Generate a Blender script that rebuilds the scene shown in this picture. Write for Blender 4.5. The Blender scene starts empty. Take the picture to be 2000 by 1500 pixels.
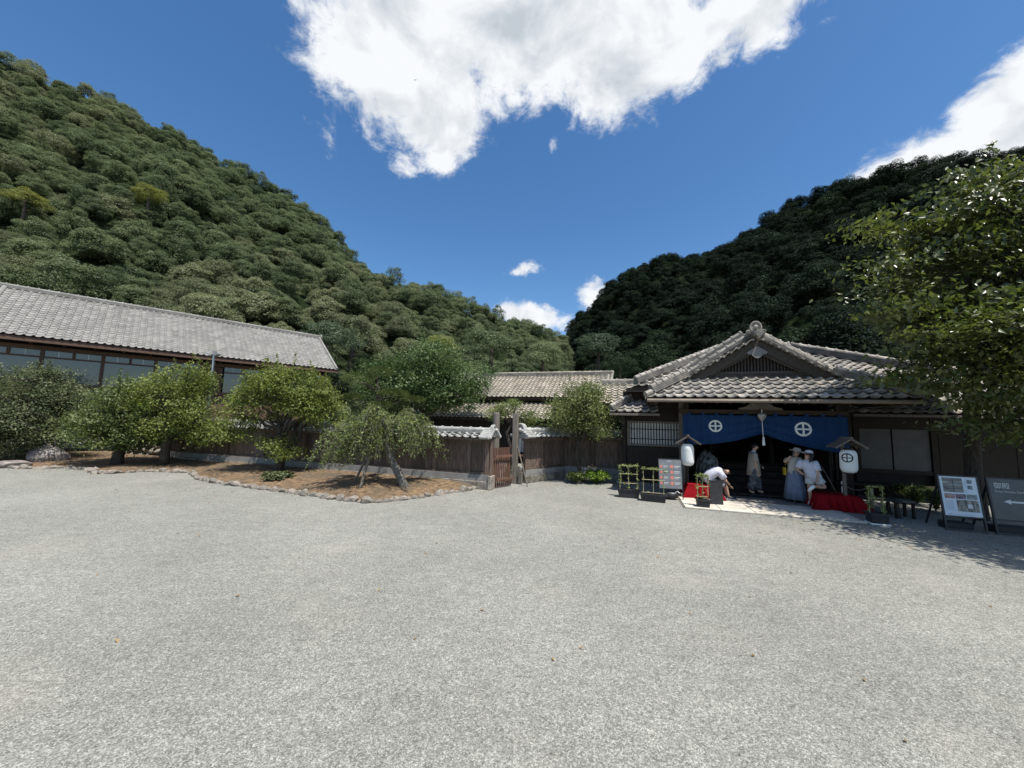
import bpy, math, random
import numpy as np
from mathutils import Vector, Matrix
R = math.radians
rng = np.random.default_rng(7)
random.seed(7)
scene = bpy.context.scene
col = scene.collection

# ---------------------------------------------------------------- camera
CAM_H, FPX, PITCH, ROLL = 2.3, 720.0, R(5.5), R(1.4)
fwd = Vector((0, math.cos(PITCH), math.sin(PITCH)))
up0 = Vector((0, -math.sin(PITCH), math.cos(PITCH)))
rt0 = Vector((1, 0, 0))
cr, sr = math.cos(ROLL), math.sin(ROLL)
cam_d = bpy.data.cameras.new('camera')
cam = bpy.data.objects.new('camera', cam_d)
col.objects.link(cam)
right = rt0*cr + up0*sr
cup = up0*cr - rt0*sr
cam.matrix_world = Matrix(((right.x, cup.x, -fwd.x, 0), (right.y, cup.y, -fwd.y, 0), (right.z, cup.z, -fwd.z, CAM_H), (0, 0, 0, 1)))
cam_d.sensor_width = 36
cam_d.lens = 36*FPX/2000
cam_d.clip_start = .05
cam_d.clip_end = 4000
scene.camera = cam

def at(px, py, Y):
    """a place in the yard from a sighting in the photograph and its distance Y"""
    x, y = (px-1000)/FPX, -(py-750)/FPX
    d = fwd + rt0*(cr*x-sr*y) + up0*(sr*x+cr*y)
    return Vector((0, 0, CAM_H)) + d*(Y/d.y)

def gr(px, py, z=0.0):
    x, y = (px-1000)/FPX, -(py-750)/FPX
    d = fwd + rt0*(cr*x-sr*y) + up0*(sr*x+cr*y)
    return Vector((0, 0, CAM_H)) + d*((z-CAM_H)/d.z)

# ---------------------------------------------------------------- sun and sky
SUN_EL, SUN_AZ = R(66), R(-52)
sdir = Vector((math.cos(SUN_EL)*math.cos(SUN_AZ), math.cos(SUN_EL)*math.sin(SUN_AZ), math.sin(SUN_EL)))
sun_d = bpy.data.lights.new('sun', 'SUN')
sun_d.energy = 5.0
sun_d.angle = R(.55)
sun_d.color = (1, .955, .88)
sun = bpy.data.objects.new('sun', sun_d)
sun.rotation_euler = sdir.to_track_quat('Z', 'Y').to_euler()
sun.location = sdir*300
col.objects.link(sun)
scene.view_settings.view_transform = 'Standard'
scene.view_settings.look = 'None'
scene.view_settings.exposure = 0.5
scene.view_settings.gamma = 1
scene.view_settings.use_curve_mapping = False
scene.cycles.max_bounces = 6
scene.cycles.transparent_max_bounces = 8

world = bpy.data.worlds.new('World')
scene.world = world
world.use_nodes = True
wn, wl = world.node_tree.nodes, world.node_tree.links
wn.clear()

def N(t, **kw):
    n = wn.new(t)
    for k, v in kw.items():
        setattr(n, k, v)
    return n

def wm(op, a, b=None, c=None, clamp=False):
    n = wn.new('ShaderNodeMath'); n.operation = op; n.use_clamp = clamp
    for i, v in enumerate((a, b, c)):
        if v is None: continue
        if isinstance(v, (int, float)): n.inputs[i].default_value = v
        else: wl.new(v, n.inputs[i])
    return n.outputs[0]

sky = N('ShaderNodeTexSky', sky_type='NISHITA', sun_disc=False, sun_elevation=SUN_EL, sun_rotation=R(142))
sky.air_density = 1.0; sky.dust_density = .5; sky.ozone_density = 2.2; sky.altitude = 50
tc = N('ShaderNodeTexCoord')
sep = N('ShaderNodeSeparateXYZ'); wl.new(tc.outputs['Generated'], sep.inputs[0])
X, Y, Z = sep.outputs
az = wm('MULTIPLY', wm('ARCTAN2', X, Y), 57.2958)
el = wm('MULTIPLY', wm('ARCSINE', Z), 57.2958)
# cloud banks: (azimuth, elevation, half width, half height, weight) in degrees
banks = [(-18.5, 46, 14.5, 9, 1.1), (-14, 41, 9.5, 6, 1.0), (-12.0, 36.4, 4.8, 2.6, .76), (4, 51, 26, 8, 1.15), (18.5, 45.6, 14, 5.8, 1.0),
         (36, 45.6, 12, 4.6, .82), (0, 68, 48, 16, 1.1),
         (5.8, 38.5, 1.6, 1.5, .52), (2.4, 22.9, 3.2, 1.5, .62), (2.6, 15.7, 5.0, 2.6, .95), (12.4, 19.0, 3.6, 3.2, .62), (8, 15, 7, 2.2, .55),
         (57, 26.5, 6.5, 5.2, 1.1), (50, 24.8, 6.0, 4.4, 1.0), (66, 25, 11, 6, 1.0), (-100, 30, 26, 9, .8), (150, 35, 40, 12, .8), (105, 45, 20, 8, .7)]
field = None
for a0, e0, wa, we, wt in banks:
    da = wm('DIVIDE', wm('SUBTRACT', az, a0), wa)
    de = wm('DIVIDE', wm('SUBTRACT', el, e0), we)
    r2 = wm('ADD', wm('MULTIPLY', da, da), wm('MULTIPLY', de, de))
    m = wm('MULTIPLY', wm('POWER', 2.718, wm('MULTIPLY', r2, -.75)), wt)
    field = m if field is None else wm('SMOOTH_MAX', field, m, .12)

def noise(scale, detail, rough, offs=(0, 0, 0), dist=0.0):
    mp = N('ShaderNodeMapping'); mp.inputs['Location'].default_value = offs
    mp.inputs['Scale'].default_value = (1, 1, 1.35)
    wl.new(tc.outputs['Generated'], mp.inputs[0])
    n = N('ShaderNodeTexNoise'); n.inputs['Scale'].default_value = scale; n.inputs['Detail'].default_value = detail
    n.inputs['Roughness'].default_value = rough; n.inputs['Distortion'].default_value = dist
    wl.new(mp.outputs[0], n.inputs['Vector'])
    return n.outputs['Fac']

n1 = noise(6.5, 12, .6, (3.1, .4, .2), .35)
n2 = noise(19, 9, .68, (1.1, 2.4, .7), .5)
nz = wm('ADD', wm('MULTIPLY', wm('SUBTRACT', n1, .5), 1.25), wm('MULTIPLY', wm('SUBTRACT', n2, .5), .60))
dens = wm('ADD', wm('SUBTRACT', field, .43), nz)
alpha = N('ShaderNodeMapRange'); alpha.interpolation_type = 'SMOOTHERSTEP'
alpha.inputs['From Min'].default_value = -.06; alpha.inputs['From Max'].default_value = .30
wl.new(dens, alpha.inputs['Value'])
# body of the cloud: sunlit white billows, thick bases greyer
thick = N('ShaderNodeMapRange'); thick.interpolation_type = 'SMOOTHSTEP'
thick.inputs['From Min'].default_value = .25; thick.inputs['From Max'].default_value = 1.05
wl.new(dens, thick.inputs['Value'])
n3 = noise(5.0, 7, .55, (8.3, .2, 5.2), .3)
n1b = noise(6.5, 7, .55, (3.1, .4, .265), .35)
n1c = noise(6.5, 7, .55, (3.1, .4, .2), .35)
relief = wm('MULTIPLY', wm('SUBTRACT', n1b, n1c), 3.6)
shade = wm('MULTIPLY', wm('ADD', wm('MULTIPLY', thick.outputs[0], wm('MULTIPLY', wm('SUBTRACT', n3, .22), 1.5)), wm('ADD', relief, .05)), alpha.outputs[0], clamp=True)
ccol = N('ShaderNodeMix', data_type='RGBA')
ccol.inputs['A'].default_value = (.94, .96, .98, 1); ccol.inputs['B'].default_value = (.55, .60, .65, 1)
wl.new(shade, ccol.inputs['Factor'])
hsv = N('ShaderNodeHueSaturation'); hsv.inputs['Saturation'].default_value = 1.24; hsv.inputs['Value'].default_value = 1.12
wl.new(sky.outputs[0], hsv.inputs['Color'])
skyb = N('ShaderNodeBackground'); skyb.inputs['Strength'].default_value = .1
wl.new(hsv.outputs[0], skyb.inputs['Color'])
clb = N('ShaderNodeBackground'); clb.inputs['Strength'].default_value = .73
wl.new(ccol.outputs['Result'], clb.inputs['Color'])
mx = N('ShaderNodeMixShader')
wl.new(wm('MULTIPLY', alpha.outputs[0], .97), mx.inputs[0]); wl.new(skyb.outputs[0], mx.inputs[1]); wl.new(clb.outputs[0], mx.inputs[2])
wo = N('ShaderNodeOutputWorld'); wl.new(mx.outputs[0], wo.inputs[0])

# ---------------------------------------------------------------- materials
MATS = {}
def M(name, c1, c2=None, scale=4.0, rough=.8, bump=0.0, bscale=60.0, stretch=(1, 1, 1), spec=.3, island=0.0, detail=6, lo=.35, hi=.65,
      metal=0.0, trans=0.0, space='Object', obj_rand=0.0, bdist=.02, c3=None, scale3=1.0):
    m = bpy.data.materials.new(name); m.use_nodes = True
    nt = m.node_tree; ns, L = nt.nodes, nt.links
    b = ns['Principled BSDF']
    b.inputs['Roughness'].default_value = rough
    b.inputs['Specular IOR Level'].default_value = spec
    b.inputs['Metallic'].default_value = metal
    t = ns.new('ShaderNodeTexCoord'); mp = ns.new('ShaderNodeMapping'); mp.inputs['Scale'].default_value = stretch
    if space == 'World':
        g = ns.new('ShaderNodeNewGeometry'); L.new(g.outputs['Position'], mp.inputs[0])
    else:
        L.new(t.outputs[space], mp.inputs[0])
    cur = None
    if c2 is not None:
        n = ns.new('ShaderNodeTexNoise'); n.inputs['Scale'].default_value = scale; n.inputs['Detail'].default_value = detail
        n.inputs['Roughness'].default_value = .62
        L.new(mp.outputs[0], n.inputs['Vector'])
        r = ns.new('ShaderNodeValToRGB'); r.color_ramp.elements[0].position = lo; r.color_ramp.elements[1].position = hi
        r.color_ramp.elements[0].color = (*c1, 1); r.color_ramp.elements[1].color = (*c2, 1)
        L.new(n.outputs['Fac'], r.inputs[0]); cur = r.outputs[0]
    else:
        rg = ns.new('ShaderNodeRGB'); rg.outputs[0].default_value = (*c1, 1); cur = rg.outputs[0]
    if c3 is not None:
        n = ns.new('ShaderNodeTexNoise'); n.inputs['Scale'].default_value = scale3; n.inputs['Detail'].default_value = 4
        L.new(mp.outputs[0], n.inputs['Vector'])
        r = ns.new('ShaderNodeMapRange'); r.inputs['From Min'].default_value = .5; r.inputs['From Max'].default_value = .68
        L.new(n.outputs['Fac'], r.inputs['Value'])
        mi = ns.new('ShaderNodeMix'); mi.data_type = 'RGBA'; L.new(r.outputs[0], mi.inputs['Factor']); L.new(cur, mi.inputs['A'])
        mi.inputs['B'].default_value = (*c3, 1); cur = mi.outputs['Result']
    for amount, node, sock in ((island, 'ShaderNodeNewGeometry', 'Random Per Island'), (obj_rand, 'ShaderNodeObjectInfo', 'Random')):
        if amount:
            g = ns.new(node)
            r = ns.new('ShaderNodeMapRange'); r.inputs['To Min'].default_value = 1-amount; r.inputs['To Max'].default_value = 1+amount
            L.new(g.outputs[sock], r.inputs['Value'])
            h = ns.new('ShaderNodeHueSaturation'); L.new(r.outputs[0], h.inputs['Value']); L.new(cur, h.inputs['Color'])
            r2 = ns.new('ShaderNodeMapRange'); r2.inputs['To Min'].default_value = .5+amount*.05; r2.inputs['To Max'].default_value = .5-amount*.05
            L.new(g.outputs[sock], r2.inputs['Value']); L.new(r2.outputs[0], h.inputs['Hue'])
            cur = h.outputs[0]
    L.new(cur, b.inputs['Base Color'])
    if bump:
        n = ns.new('ShaderNodeTexNoise'); n.inputs['Scale'].default_value = bscale; n.inputs['Detail'].default_value = 5
        L.new(mp.outputs[0], n.inputs['Vector'])
        bp = ns.new('ShaderNodeBump'); bp.inputs['Strength'].default_value = bump; bp.inputs['Distance'].default_value = bdist
        L.new(n.outputs['Fac'], bp.inputs['Height']); L.new(bp.outputs[0], b.inputs['Normal'])
    if trans:
        tr = ns.new('ShaderNodeBsdfTranslucent'); ms = ns.new('ShaderNodeMixShader'); ms.inputs[0].default_value = trans
        h = ns.new('ShaderNodeHueSaturation'); h.inputs['Value'].default_value = 1.5; h.inputs['Saturation'].default_value = 1.15
        L.new(cur, h.inputs['Color']); L.new(h.outputs[0], tr.inputs['Color'])
        L.new(b.outputs[0], ms.inputs[1]); L.new(tr.outputs[0], ms.inputs[2]); L.new(ms.outputs[0], ns['Material Output'].inputs[0])
    MATS[name] = m
    return m

tile_c = M('roof_tile', (.17, .158, .14), (.37, .34, .29), 4.5, .6, .3, 60, spec=.35, obj_rand=.34, space='World', c3=(.13, .125, .115), scale3=1.6)
tile_k = M('ridge_grey', (.13, .125, .118), (.25, .235, .21), 5, .7, .3, 50, spec=.3, space='World', c3=(.09, .085, .08), scale3=2.5)
tile_f = M('far_roof_tile', (.25, .226, .182), (.375, .338, .27), 1.6, .7, .2, 40, spec=.3, island=.22, space='World', c3=(.19, .178, .155), scale3=.5)
tile_l = M('silver_roof_tile', (.185, .180, .166), (.245, .238, .220), 2.5, .65, .2, 40, spec=.3, island=.15, space='World', c3=(.175, .170, .157), scale3=.8)
tile_w = M('pale_wall_tile', (.27, .27, .255), (.44, .432, .405), 5, .55, .2, 50, spec=.4, obj_rand=.16, space='World', c3=(.25, .25, .235), scale3=2.0)
wood_d = M('dark_wood', (.015, .0115, .009), (.036, .027, .021), 6, .75, .4, 30, stretch=(14, 14, .8), spec=.25)
wood_h = M('dark_beam', (.030, .022, .017), (.062, .046, .035), 6, .72, .4, 30, stretch=(.8, 14, 14), spec=.25)
wood_a = M('aged_wood', (.045, .038, .033), (.095, .082, .070), 6, .8, .4, 30, stretch=(6, 6, 2), spec=.2)
wood_g = M('grey_wood', (.10, .085, .07), (.20, .17, .145), 6, .8, .4, 30, stretch=(10, 10, .7), spec=.2)
wood_b = M('brown_plank', (.070, .050, .039), (.190, .142, .114), 3, .8, .5, 22, stretch=(16, 16, .9), spec=.2, obj_rand=.3)
wood_r = M('reddish_wood', (.10, .052, .036), (.17, .095, .068), 5, .75, .3, 30, stretch=(9, 9, 1), spec=.25, obj_rand=.12)
wood_m = M('museum_wood', (.07, .041, .029), (.125, .078, .056), 5, .7, .3, 30, stretch=(2, 2, 8), spec=.25)
wood_p = M('pale_post', (.115, .102, .086), (.205, .182, .152), 6, .8, .5, 30, stretch=(9, 9, .8), spec=.2)
plaster = M('grey_plaster', (.16, .155, .15), (.24, .235, .225), 2.5, .85, .2, 30)
stone_m = M('stone', (.11, .097, .08), (.26, .238, .20), 5, .85, .7, 14, island=.15, obj_rand=.22, c3=(.09, .08, .062), scale3=3.5)
paving_m = M('paving', (.42, .385, .325), (.56, .52, .445), 3, .8, .25, 60, obj_rand=.08)
rock_m = M('boulder', (.13, .11, .10), (.27, .235, .215), 3, .85, .8, 9, c3=(.32, .29, .27), scale3=4)
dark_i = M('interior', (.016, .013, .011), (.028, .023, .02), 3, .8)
white_m = M('white_paint', (.78, .78, .76), rough=.6)
paper_m = M('paper', (.62, .62, .60), (.70, .70, .67), 6, .85, .08, 20)
black_m = M('black_plastic', (.018, .018, .02), (.03, .03, .032), 8, .45, .1, 60, spec=.4)
metal_m = M('silver_metal', (.45, .45, .46), rough=.35, metal=.9)
bark_d = M('dark_bark', (.035, .028, .022), (.085, .07, .057), 7, .9, .9, 22, stretch=(3, 3, 1), bdist=.04)
bark_g = M('grey_bark', (.10, .09, .078), (.22, .20, .175), 9, .9, .9, 26, stretch=(3, 3, 1), bdist=.04)

# ---------------------------------------------------------------- mesh helpers
OFF = {}
ANG = R(18)
OU = Vector((-.64, 12.45, 0))
U = Vector((math.cos(ANG), -math.sin(ANG), 0)); W = Vector((math.sin(ANG), math.cos(ANG), 0))

def uvw(u, v, z=0.0):
    return OU + U*u + W*v + Vector((0, 0, z))

def to_uv(p):
    q = Vector(p)-OU
    return Vector((q.dot(U), q.dot(W), p[2]))

def tag(o, label=None, cat=None, group=None, kind=None):
    if label: o['label'] = label
    if cat: o['category'] = cat
    if group: o['group'] = group
    if kind: o['kind'] = kind
    return o

def thing(name, label, cat, pos, frame='uv', rotz=0.0, group=None, local=False, kind=None):
    """an Empty at the thing's base. frame 'uv' is the yard's building grid, 'w' the world"""
    e = bpy.data.objects.new(name, None); col.objects.link(e)
    pos = Vector((pos[0], pos[1], pos[2] if len(pos) > 2 else 0))
    if frame == 'uv':
        e.location = uvw(*pos); e.rotation_euler = (0, 0, -ANG+rotz)
    else:
        e.location = pos; e.rotation_euler = (0, 0, rotz)
    e.empty_display_size = .2
    OFF[e.name] = Vector((0, 0, 0)) if local else pos
    tag(e, label, cat, group, kind or 'thing')
    return e

def link(o, parent=None):
    col.objects.link(o)
    if parent is not None:
        o.parent = parent
        OFF[o.name] = OFF.get(parent.name, Vector((0, 0, 0)))
    return o

def np_mesh(name, v, f, mat, smooth=False):
    """v (n,3), f (m,k) arrays"""
    v = np.asarray(v, np.float32); f = np.asarray(f, np.int32)
    me = bpy.data.meshes.new(name)
    me.vertices.add(len(v)); me.vertices.foreach_set('co', v.ravel())
    me.loops.add(f.size); me.loops.foreach_set('vertex_index', f.ravel())
    me.polygons.add(len(f)); me.polygons.foreach_set('loop_start', np.arange(0, f.size, f.shape[1], dtype=np.int32))
    if smooth: me.polygons.foreach_set('use_smooth', np.ones(len(f), bool))
    me.update(calc_edges=True)
    if mat: me.materials.append(mat)
    return me

def put(name, me, parent=None, loc=None, rot=None, scl=None, mw=None):
    o = bpy.data.objects.new(name, me); link(o, parent)
    if mw is not None: o.matrix_local = mw
    if loc is not None: o.location = loc
    if rot is not None: o.rotation_euler = rot
    if scl is not None: o.scale = scl
    return o

class MB:
    def __init__(s): s.v = []; s.f = []
    def add(s, vs, fs):
        k = len(s.v); s.v += [tuple(p) for p in vs]; s.f += [tuple(i+k for i in q) for q in fs]; return s
    def box(s, x0, x1, y0, y1, z0, z1):
        return s.add([(x0, y0, z0), (x1, y0, z0), (x1, y1, z0), (x0, y1, z0), (x0, y0, z1), (x1, y0, z1), (x1, y1, z1), (x0, y1, z1)],
                     [(0, 3, 2, 1), (4, 5, 6, 7), (0, 1, 5, 4), (1, 2, 6, 5), (2, 3, 7, 6), (3, 0, 4, 7)])
    def beam(s, p, q, w, h, up=(0, 0, 1)):
        p, q = Vector(p), Vector(q); d = (q-p).normalized(); u = Vector(up)
        if abs(d.dot(u)) > .98: u = Vector((0, 1, 0))
        x = d.cross(u).normalized()*w/2; z = x.cross(d).normalized()*h/2
        return s.add([p-x-z, p+x-z, p+x+z, p-x+z, q-x-z, q+x-z, q+x+z, q-x+z],
                     [(0, 3, 2, 1), (4, 5, 6, 7), (0, 1, 5, 4), (1, 2, 6, 5), (2, 3, 7, 6), (3, 0, 4, 7)])
    def tube(s, pts, rad, n=6, cap=True):
        pts = [Vector(p) for p in pts]
        if not hasattr(rad, '__len__'): rad = [rad]*len(pts)
        vs, fs = [], []
        ref = None
        for i, p in enumerate(pts):
            d = (pts[min(i+1, len(pts)-1)]-pts[max(i-1, 0)])
            d = d.normalized() if d.length > 1e-9 else Vector((0, 0, 1))
            if ref is None: ref = Vector((1, 0, 0)) if abs(d.x) < .8 else Vector((0, 1, 0))
            x = (ref-d*ref.dot(d)).normalized(); y = d.cross(x); ref = x
            vs += [p+(x*math.cos(2*math.pi*k/n)+y*math.sin(2*math.pi*k/n))*rad[i] for k in range(n)]
        for i in range(len(pts)-1):
            fs += [(i*n+k, i*n+(k+1) % n, (i+1)*n+(k+1) % n, (i+1)*n+k) for k in range(n)]
        if cap: fs += [tuple(range(n-1, -1, -1)), tuple(range((len(pts)-1)*n, len(pts)*n))]
        return s.add(vs, fs)
    def lathe(s, prof, c=(0, 0, 0), n=16, sx=1, sy=1):
        vs, fs = [], []
        for r, z in prof:
            vs += [(c[0]+r*sx*math.cos(2*math.pi*k/n), c[1]+r*sy*math.sin(2*math.pi*k/n), c[2]+z) for k in range(n)]
        for i in range(len(prof)-1):
            fs += [(i*n+k, i*n+(k+1) % n, (i+1)*n+(k+1) % n, (i+1)*n+k) for k in range(n)]
        fs += [tuple(range(n-1, -1, -1)), tuple(range((len(prof)-1)*n, len(prof)*n))]
        return s.add(vs, fs)
    def prism(s, out, y0, y1):
        """outline in x,z extruded along y"""
        n = len(out)
        vs = [(x, y0, z) for x, z in out]+[(x, y1, z) for x, z in out]
        fs = [tuple(range(n)), tuple(range(2*n-1, n-1, -1))]+[(k, k+n, (k+1) % n+n, (k+1) % n) for k in range(n)]
        return s.add(vs, fs)
    def ball(s, c, r, n=8, sx=1, sy=1, sz=1):
        prof = [(math.sin(math.pi*i/n)*r+1e-4, -math.cos(math.pi*i/n)*r*sz) for i in range(n+1)]
        return s.lathe(prof, c, n+4, sx, sy)
    def mesh(s, name, mat, off=None, smooth=False):
        me = bpy.data.meshes.new(name)
        vs = s.v if off is None else [(x-off[0], y-off[1], z-off[2]) for x, y, z in s.v]
        me.from_pydata(vs, [], s.f); me.update()
        if mat: me.materials.append(mat)
        if smooth: me.polygons.foreach_set('use_smooth', np.ones(len(me.polygons), bool))
        return me
    def build(s, name, mat, parent=None, smooth=False, bevel=0.0, kind=None):
        off = OFF.get(parent.name) if parent is not None else None
        me = s.mesh(name, mat, off, smooth)
        o = bpy.data.objects.new(name, me); link(o, parent)
        if bevel:
            b = o.modifiers.new('bevel', 'BEVEL'); b.width = bevel; b.segments = 1; b.limit_method = 'ANGLE'
        if kind: o['kind'] = kind
        return o

def B(name, mat, parent, *a, **k):
    return MB().box(*a).build(name, mat, parent, **k)

# ---------------------------------------------------------------- roof tiles
def tile_mesh(w=.29, L=.30, t=.03, name='tile', mat=None, amp=1.0):
    """one pan tile: trough, roll at its right side, thick front edge; x across, y up the slope"""
    xs = [0, .14, .34, .54, .68, .76, .85, .94, 1.02]
    def zz(q):
        return (-.023*math.sin(math.pi*q/.68) if q < .68 else .036*math.sin(math.pi*min((q-.68)/.36, 1))+.010*(q > .9))*amp
    n = len(xs); vs = []
    for q in xs: vs.append((q*w, 0, zz(q)+t+.012))
    for q in xs: vs.append((q*w, L*1.06, zz(q)))
    for q in xs: vs.append((q*w, .006, zz(q)+t-.002))
    fs = [(i, i+1, n+i+1, n+i) for i in range(n-1)]+[(2*n+i, 2*n+i+1, i+1, i) for i in range(n-1)]
    fs += [(n-1, 2*n+n-1, 2*n-1)]
    return vs, fs

_tv, _tf = tile_mesh()
TILE_CACHE = {}
def tile_shared(mat, name='tile', amp=1.0):
    k = (mat.name, amp)
    if k not in TILE_CACHE:
        v, f = tile_mesh(amp=amp); me = bpy.data.meshes.new('tile'); me.from_pydata(v, [], f); me.materials.append(mat); me.update()
        me.polygons.foreach_set('use_smooth', np.array([i < 8 for i in range(len(me.polygons))]))
        TILE_CACHE[k] = me
    return TILE_CACHE[k]

def basis(ax, ay):
    ax = Vector(ax).normalized(); ay = Vector(ay); ay = (ay-ax*ay.dot(ax)).normalized(); an = ax.cross(ay)
    return ax, ay, an

def tiles(parent, org, ax, ay, ncol, nrow, w, L, mat, keep=None, single=True, name='roof_tile', jit=.006, step=None, amp=1.0):
    """rows of tiles laid from org along ax and up ay; keep(p) says which stay"""
    ax, ay, an = basis(ax, ay)
    off = OFF[parent.name]; org = Vector(org)
    sx, sy = w/.29, L/.30
    tv, tf = np.array(_tv if step is None else tile_mesh(t=step, amp=amp)[0])*[sx, sy, 1], _tf
    V, Fq = [], []
    Rm = np.array([ax, ay, an])
    for j in range(nrow):
        for i in range(ncol):
            c = org+ax*(w*(i+.5))+ay*(L*(j+.4))
            if keep and not keep(c): continue
            p = org+ax*(w*i+random.uniform(-jit, jit))+ay*(L*j+random.uniform(-jit, jit))+an*random.uniform(0, jit)
            if single:
                mw = Matrix(((ax.x*sx, ay.x*sy, an.x, p.x-off.x), (ax.y*sx, ay.y*sy, an.y, p.y-off.y), (ax.z*sx, ay.z*sy, an.z, p.z-off.z), (0, 0, 0, 1)))
                o = bpy.data.objects.new(name, tile_shared(mat)); link(o, parent); o.matrix_local = mw
            else:
                k = len(V)*len(tv)
                V.append(tv@Rm+np.array(p-off)); Fq += [tuple(q+k for q in f) for f in tf]
    if not single:
        me = bpy.data.meshes.new('roof_tiles'); me.from_pydata(np.concatenate(V).tolist(), [], Fq); me.materials.append(mat); me.update()
        o = bpy.data.objects.new('roof_tiles', me); link(o, parent); o['kind'] = 'stuff'

def cap_mesh(mat, L=.30, r=.085):
    """half round ridge tile with a collar at its far end; x along the ridge"""
    k = ('cap', mat.name, L, r)
    if k in TILE_CACHE: return TILE_CACHE[k]
    vs, fs = [], []; n = 7
    prof = [(0, r*.94), (L*.78, r*.94), (L*.80, r*1.26), (L*.97, r*1.26), (L*.98, r*.94)]
    for x, rr in prof:
        vs += [(x, rr*math.cos(math.pi*i/(n-1)), rr*math.sin(math.pi*i/(n-1))*1.05) for i in range(n)]
    for a in range(len(prof)-1):
        fs += [(a*n+i, (a+1)*n+i, (a+1)*n+i+1, a*n+i+1) for i in range(n-1)]
    fs += [tuple(range(n)), tuple(range(len(prof)*n-1, (len(prof)-1)*n-1, -1))]
    me = bpy.data.meshes.new('ridge_cap'); me.from_pydata(vs, [], fs); me.materials.append(mat); me.update()
    TILE_CACHE[k] = me
    return me

def ridge(parent, p, q, w=.26, courses=3, ch=.055, mat=tile_c, capr=.085, capL=.31, caps=True, joined=False, body=None):
    """stacked flat courses with a row of half round tiles on top, from p to q (base line)"""
    p, q = Vector(p), Vector(q); d = (q-p); ln = d.length; d.normalize()
    s = d.cross(Vector((0, 0, 1))).normalized(); n = s.cross(d).normalized()
    mb = MB()
    for c in range(courses):
        ww = w*(1-.09*c)
        a = n*(ch*(c+.5))
        mb.beam(p+a, q+a, ww, ch*.62, n)
        mb.beam(p+a+n*ch*.42, q+a+n*ch*.42, ww*.72, ch*.5, n)
    rt = mb.build('ridge_course', body or (tile_k if mat is tile_c else mat), parent)
    if caps:
        k = max(1, int(ln/capL)); L = ln/k; me = cap_mesh(mat, .31, capr); off = OFF[parent.name]
        if joined:
            V, Fq = [], []
        for i in range(k):
            o0 = p+d*(L*i)+n*(ch*courses-.01)-off
            mw = Matrix(((d.x*L/.31, s.x, n.x, o0.x), (d.y*L/.31, s.y, n.y, o0.y), (d.z*L/.31, s.z, n.z, o0.z), (0, 0, 0, 1)))
            if joined:
                b0 = len(V); V += [tuple(mw@v.co) for v in me.vertices]; Fq += [tuple(b0+x for x in pl.vertices) for pl in me.polygons]
            else:
                o = bpy.data.objects.new('ridge_tile', me); link(o, rt); o.matrix_local = mw
        if joined:
            m2 = bpy.data.meshes.new('ridge_tiles'); m2.from_pydata(V, [], Fq); m2.materials.append(mat); m2.update()
            o = bpy.data.objects.new('ridge_tiles', m2); link(o, parent); o['kind'] = 'stuff'
    return rt

def oni(parent, c, facing, size=.3, mat=tile_c, name='ridge_end_tile'):
    """ornamental ridge end tile: arched plate with scrolls and a raised rim; c base centre, facing unit vector"""
    f = Vector(facing); f.z = 0; f.normalize(); x = Vector((0, 0, 1)).cross(f); z = Vector((0, 0, 1))
    c = Vector(c); mb = MB()
    def P(a, b, d): return c+x*(a*size)+z*(b*size)+f*(d*size)
    out = [(-.72, 0), (-.82, .14), (-.74, .34), (-.52, .42), (-.50, .75), (-.38, 1.02), (-.2, 1.17), (0, 1.22), (.2, 1.17), (.38, 1.02), (.50, .75), (.52, .42), (.74, .34), (.82, .14), (.72, 0)]
    n = len(out)
    vs = [P(a, b, .10) for a, b in out]+[P(a*.95, b*.97, -.16) for a, b in out]
    mb.add(vs, [tuple(range(n)), tuple(range(2*n-1, n-1, -1))]+[(k, k+n, (k+1) % n+n, (k+1) % n) for k in range(n)])
    arc = [P(.43*math.cos(t), .62+.52*math.sin(t), .12) for t in np.linspace(-.5, math.pi+.5, 13)]
    mb.tube(arc, .085*size, 6)
    for sgn in (-1, 1):
        sp = [P(sgn*(.60+.17*math.cos(t)*(1-t/9)), .22+.17*math.sin(t)*(1-t/9), .14) for t in np.linspace(0, 6.5, 12)]
        mb.tube(sp, .06*size, 5)
        for k in range(3): mb.ball(P(sgn*.17*k, .36-.03*k, .13), .075*size, 5)
    mb.ball(P(0, .66, .12), .2*size, 6, 1, 1, 1)
    return mb.build(name, mat, parent)

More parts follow.
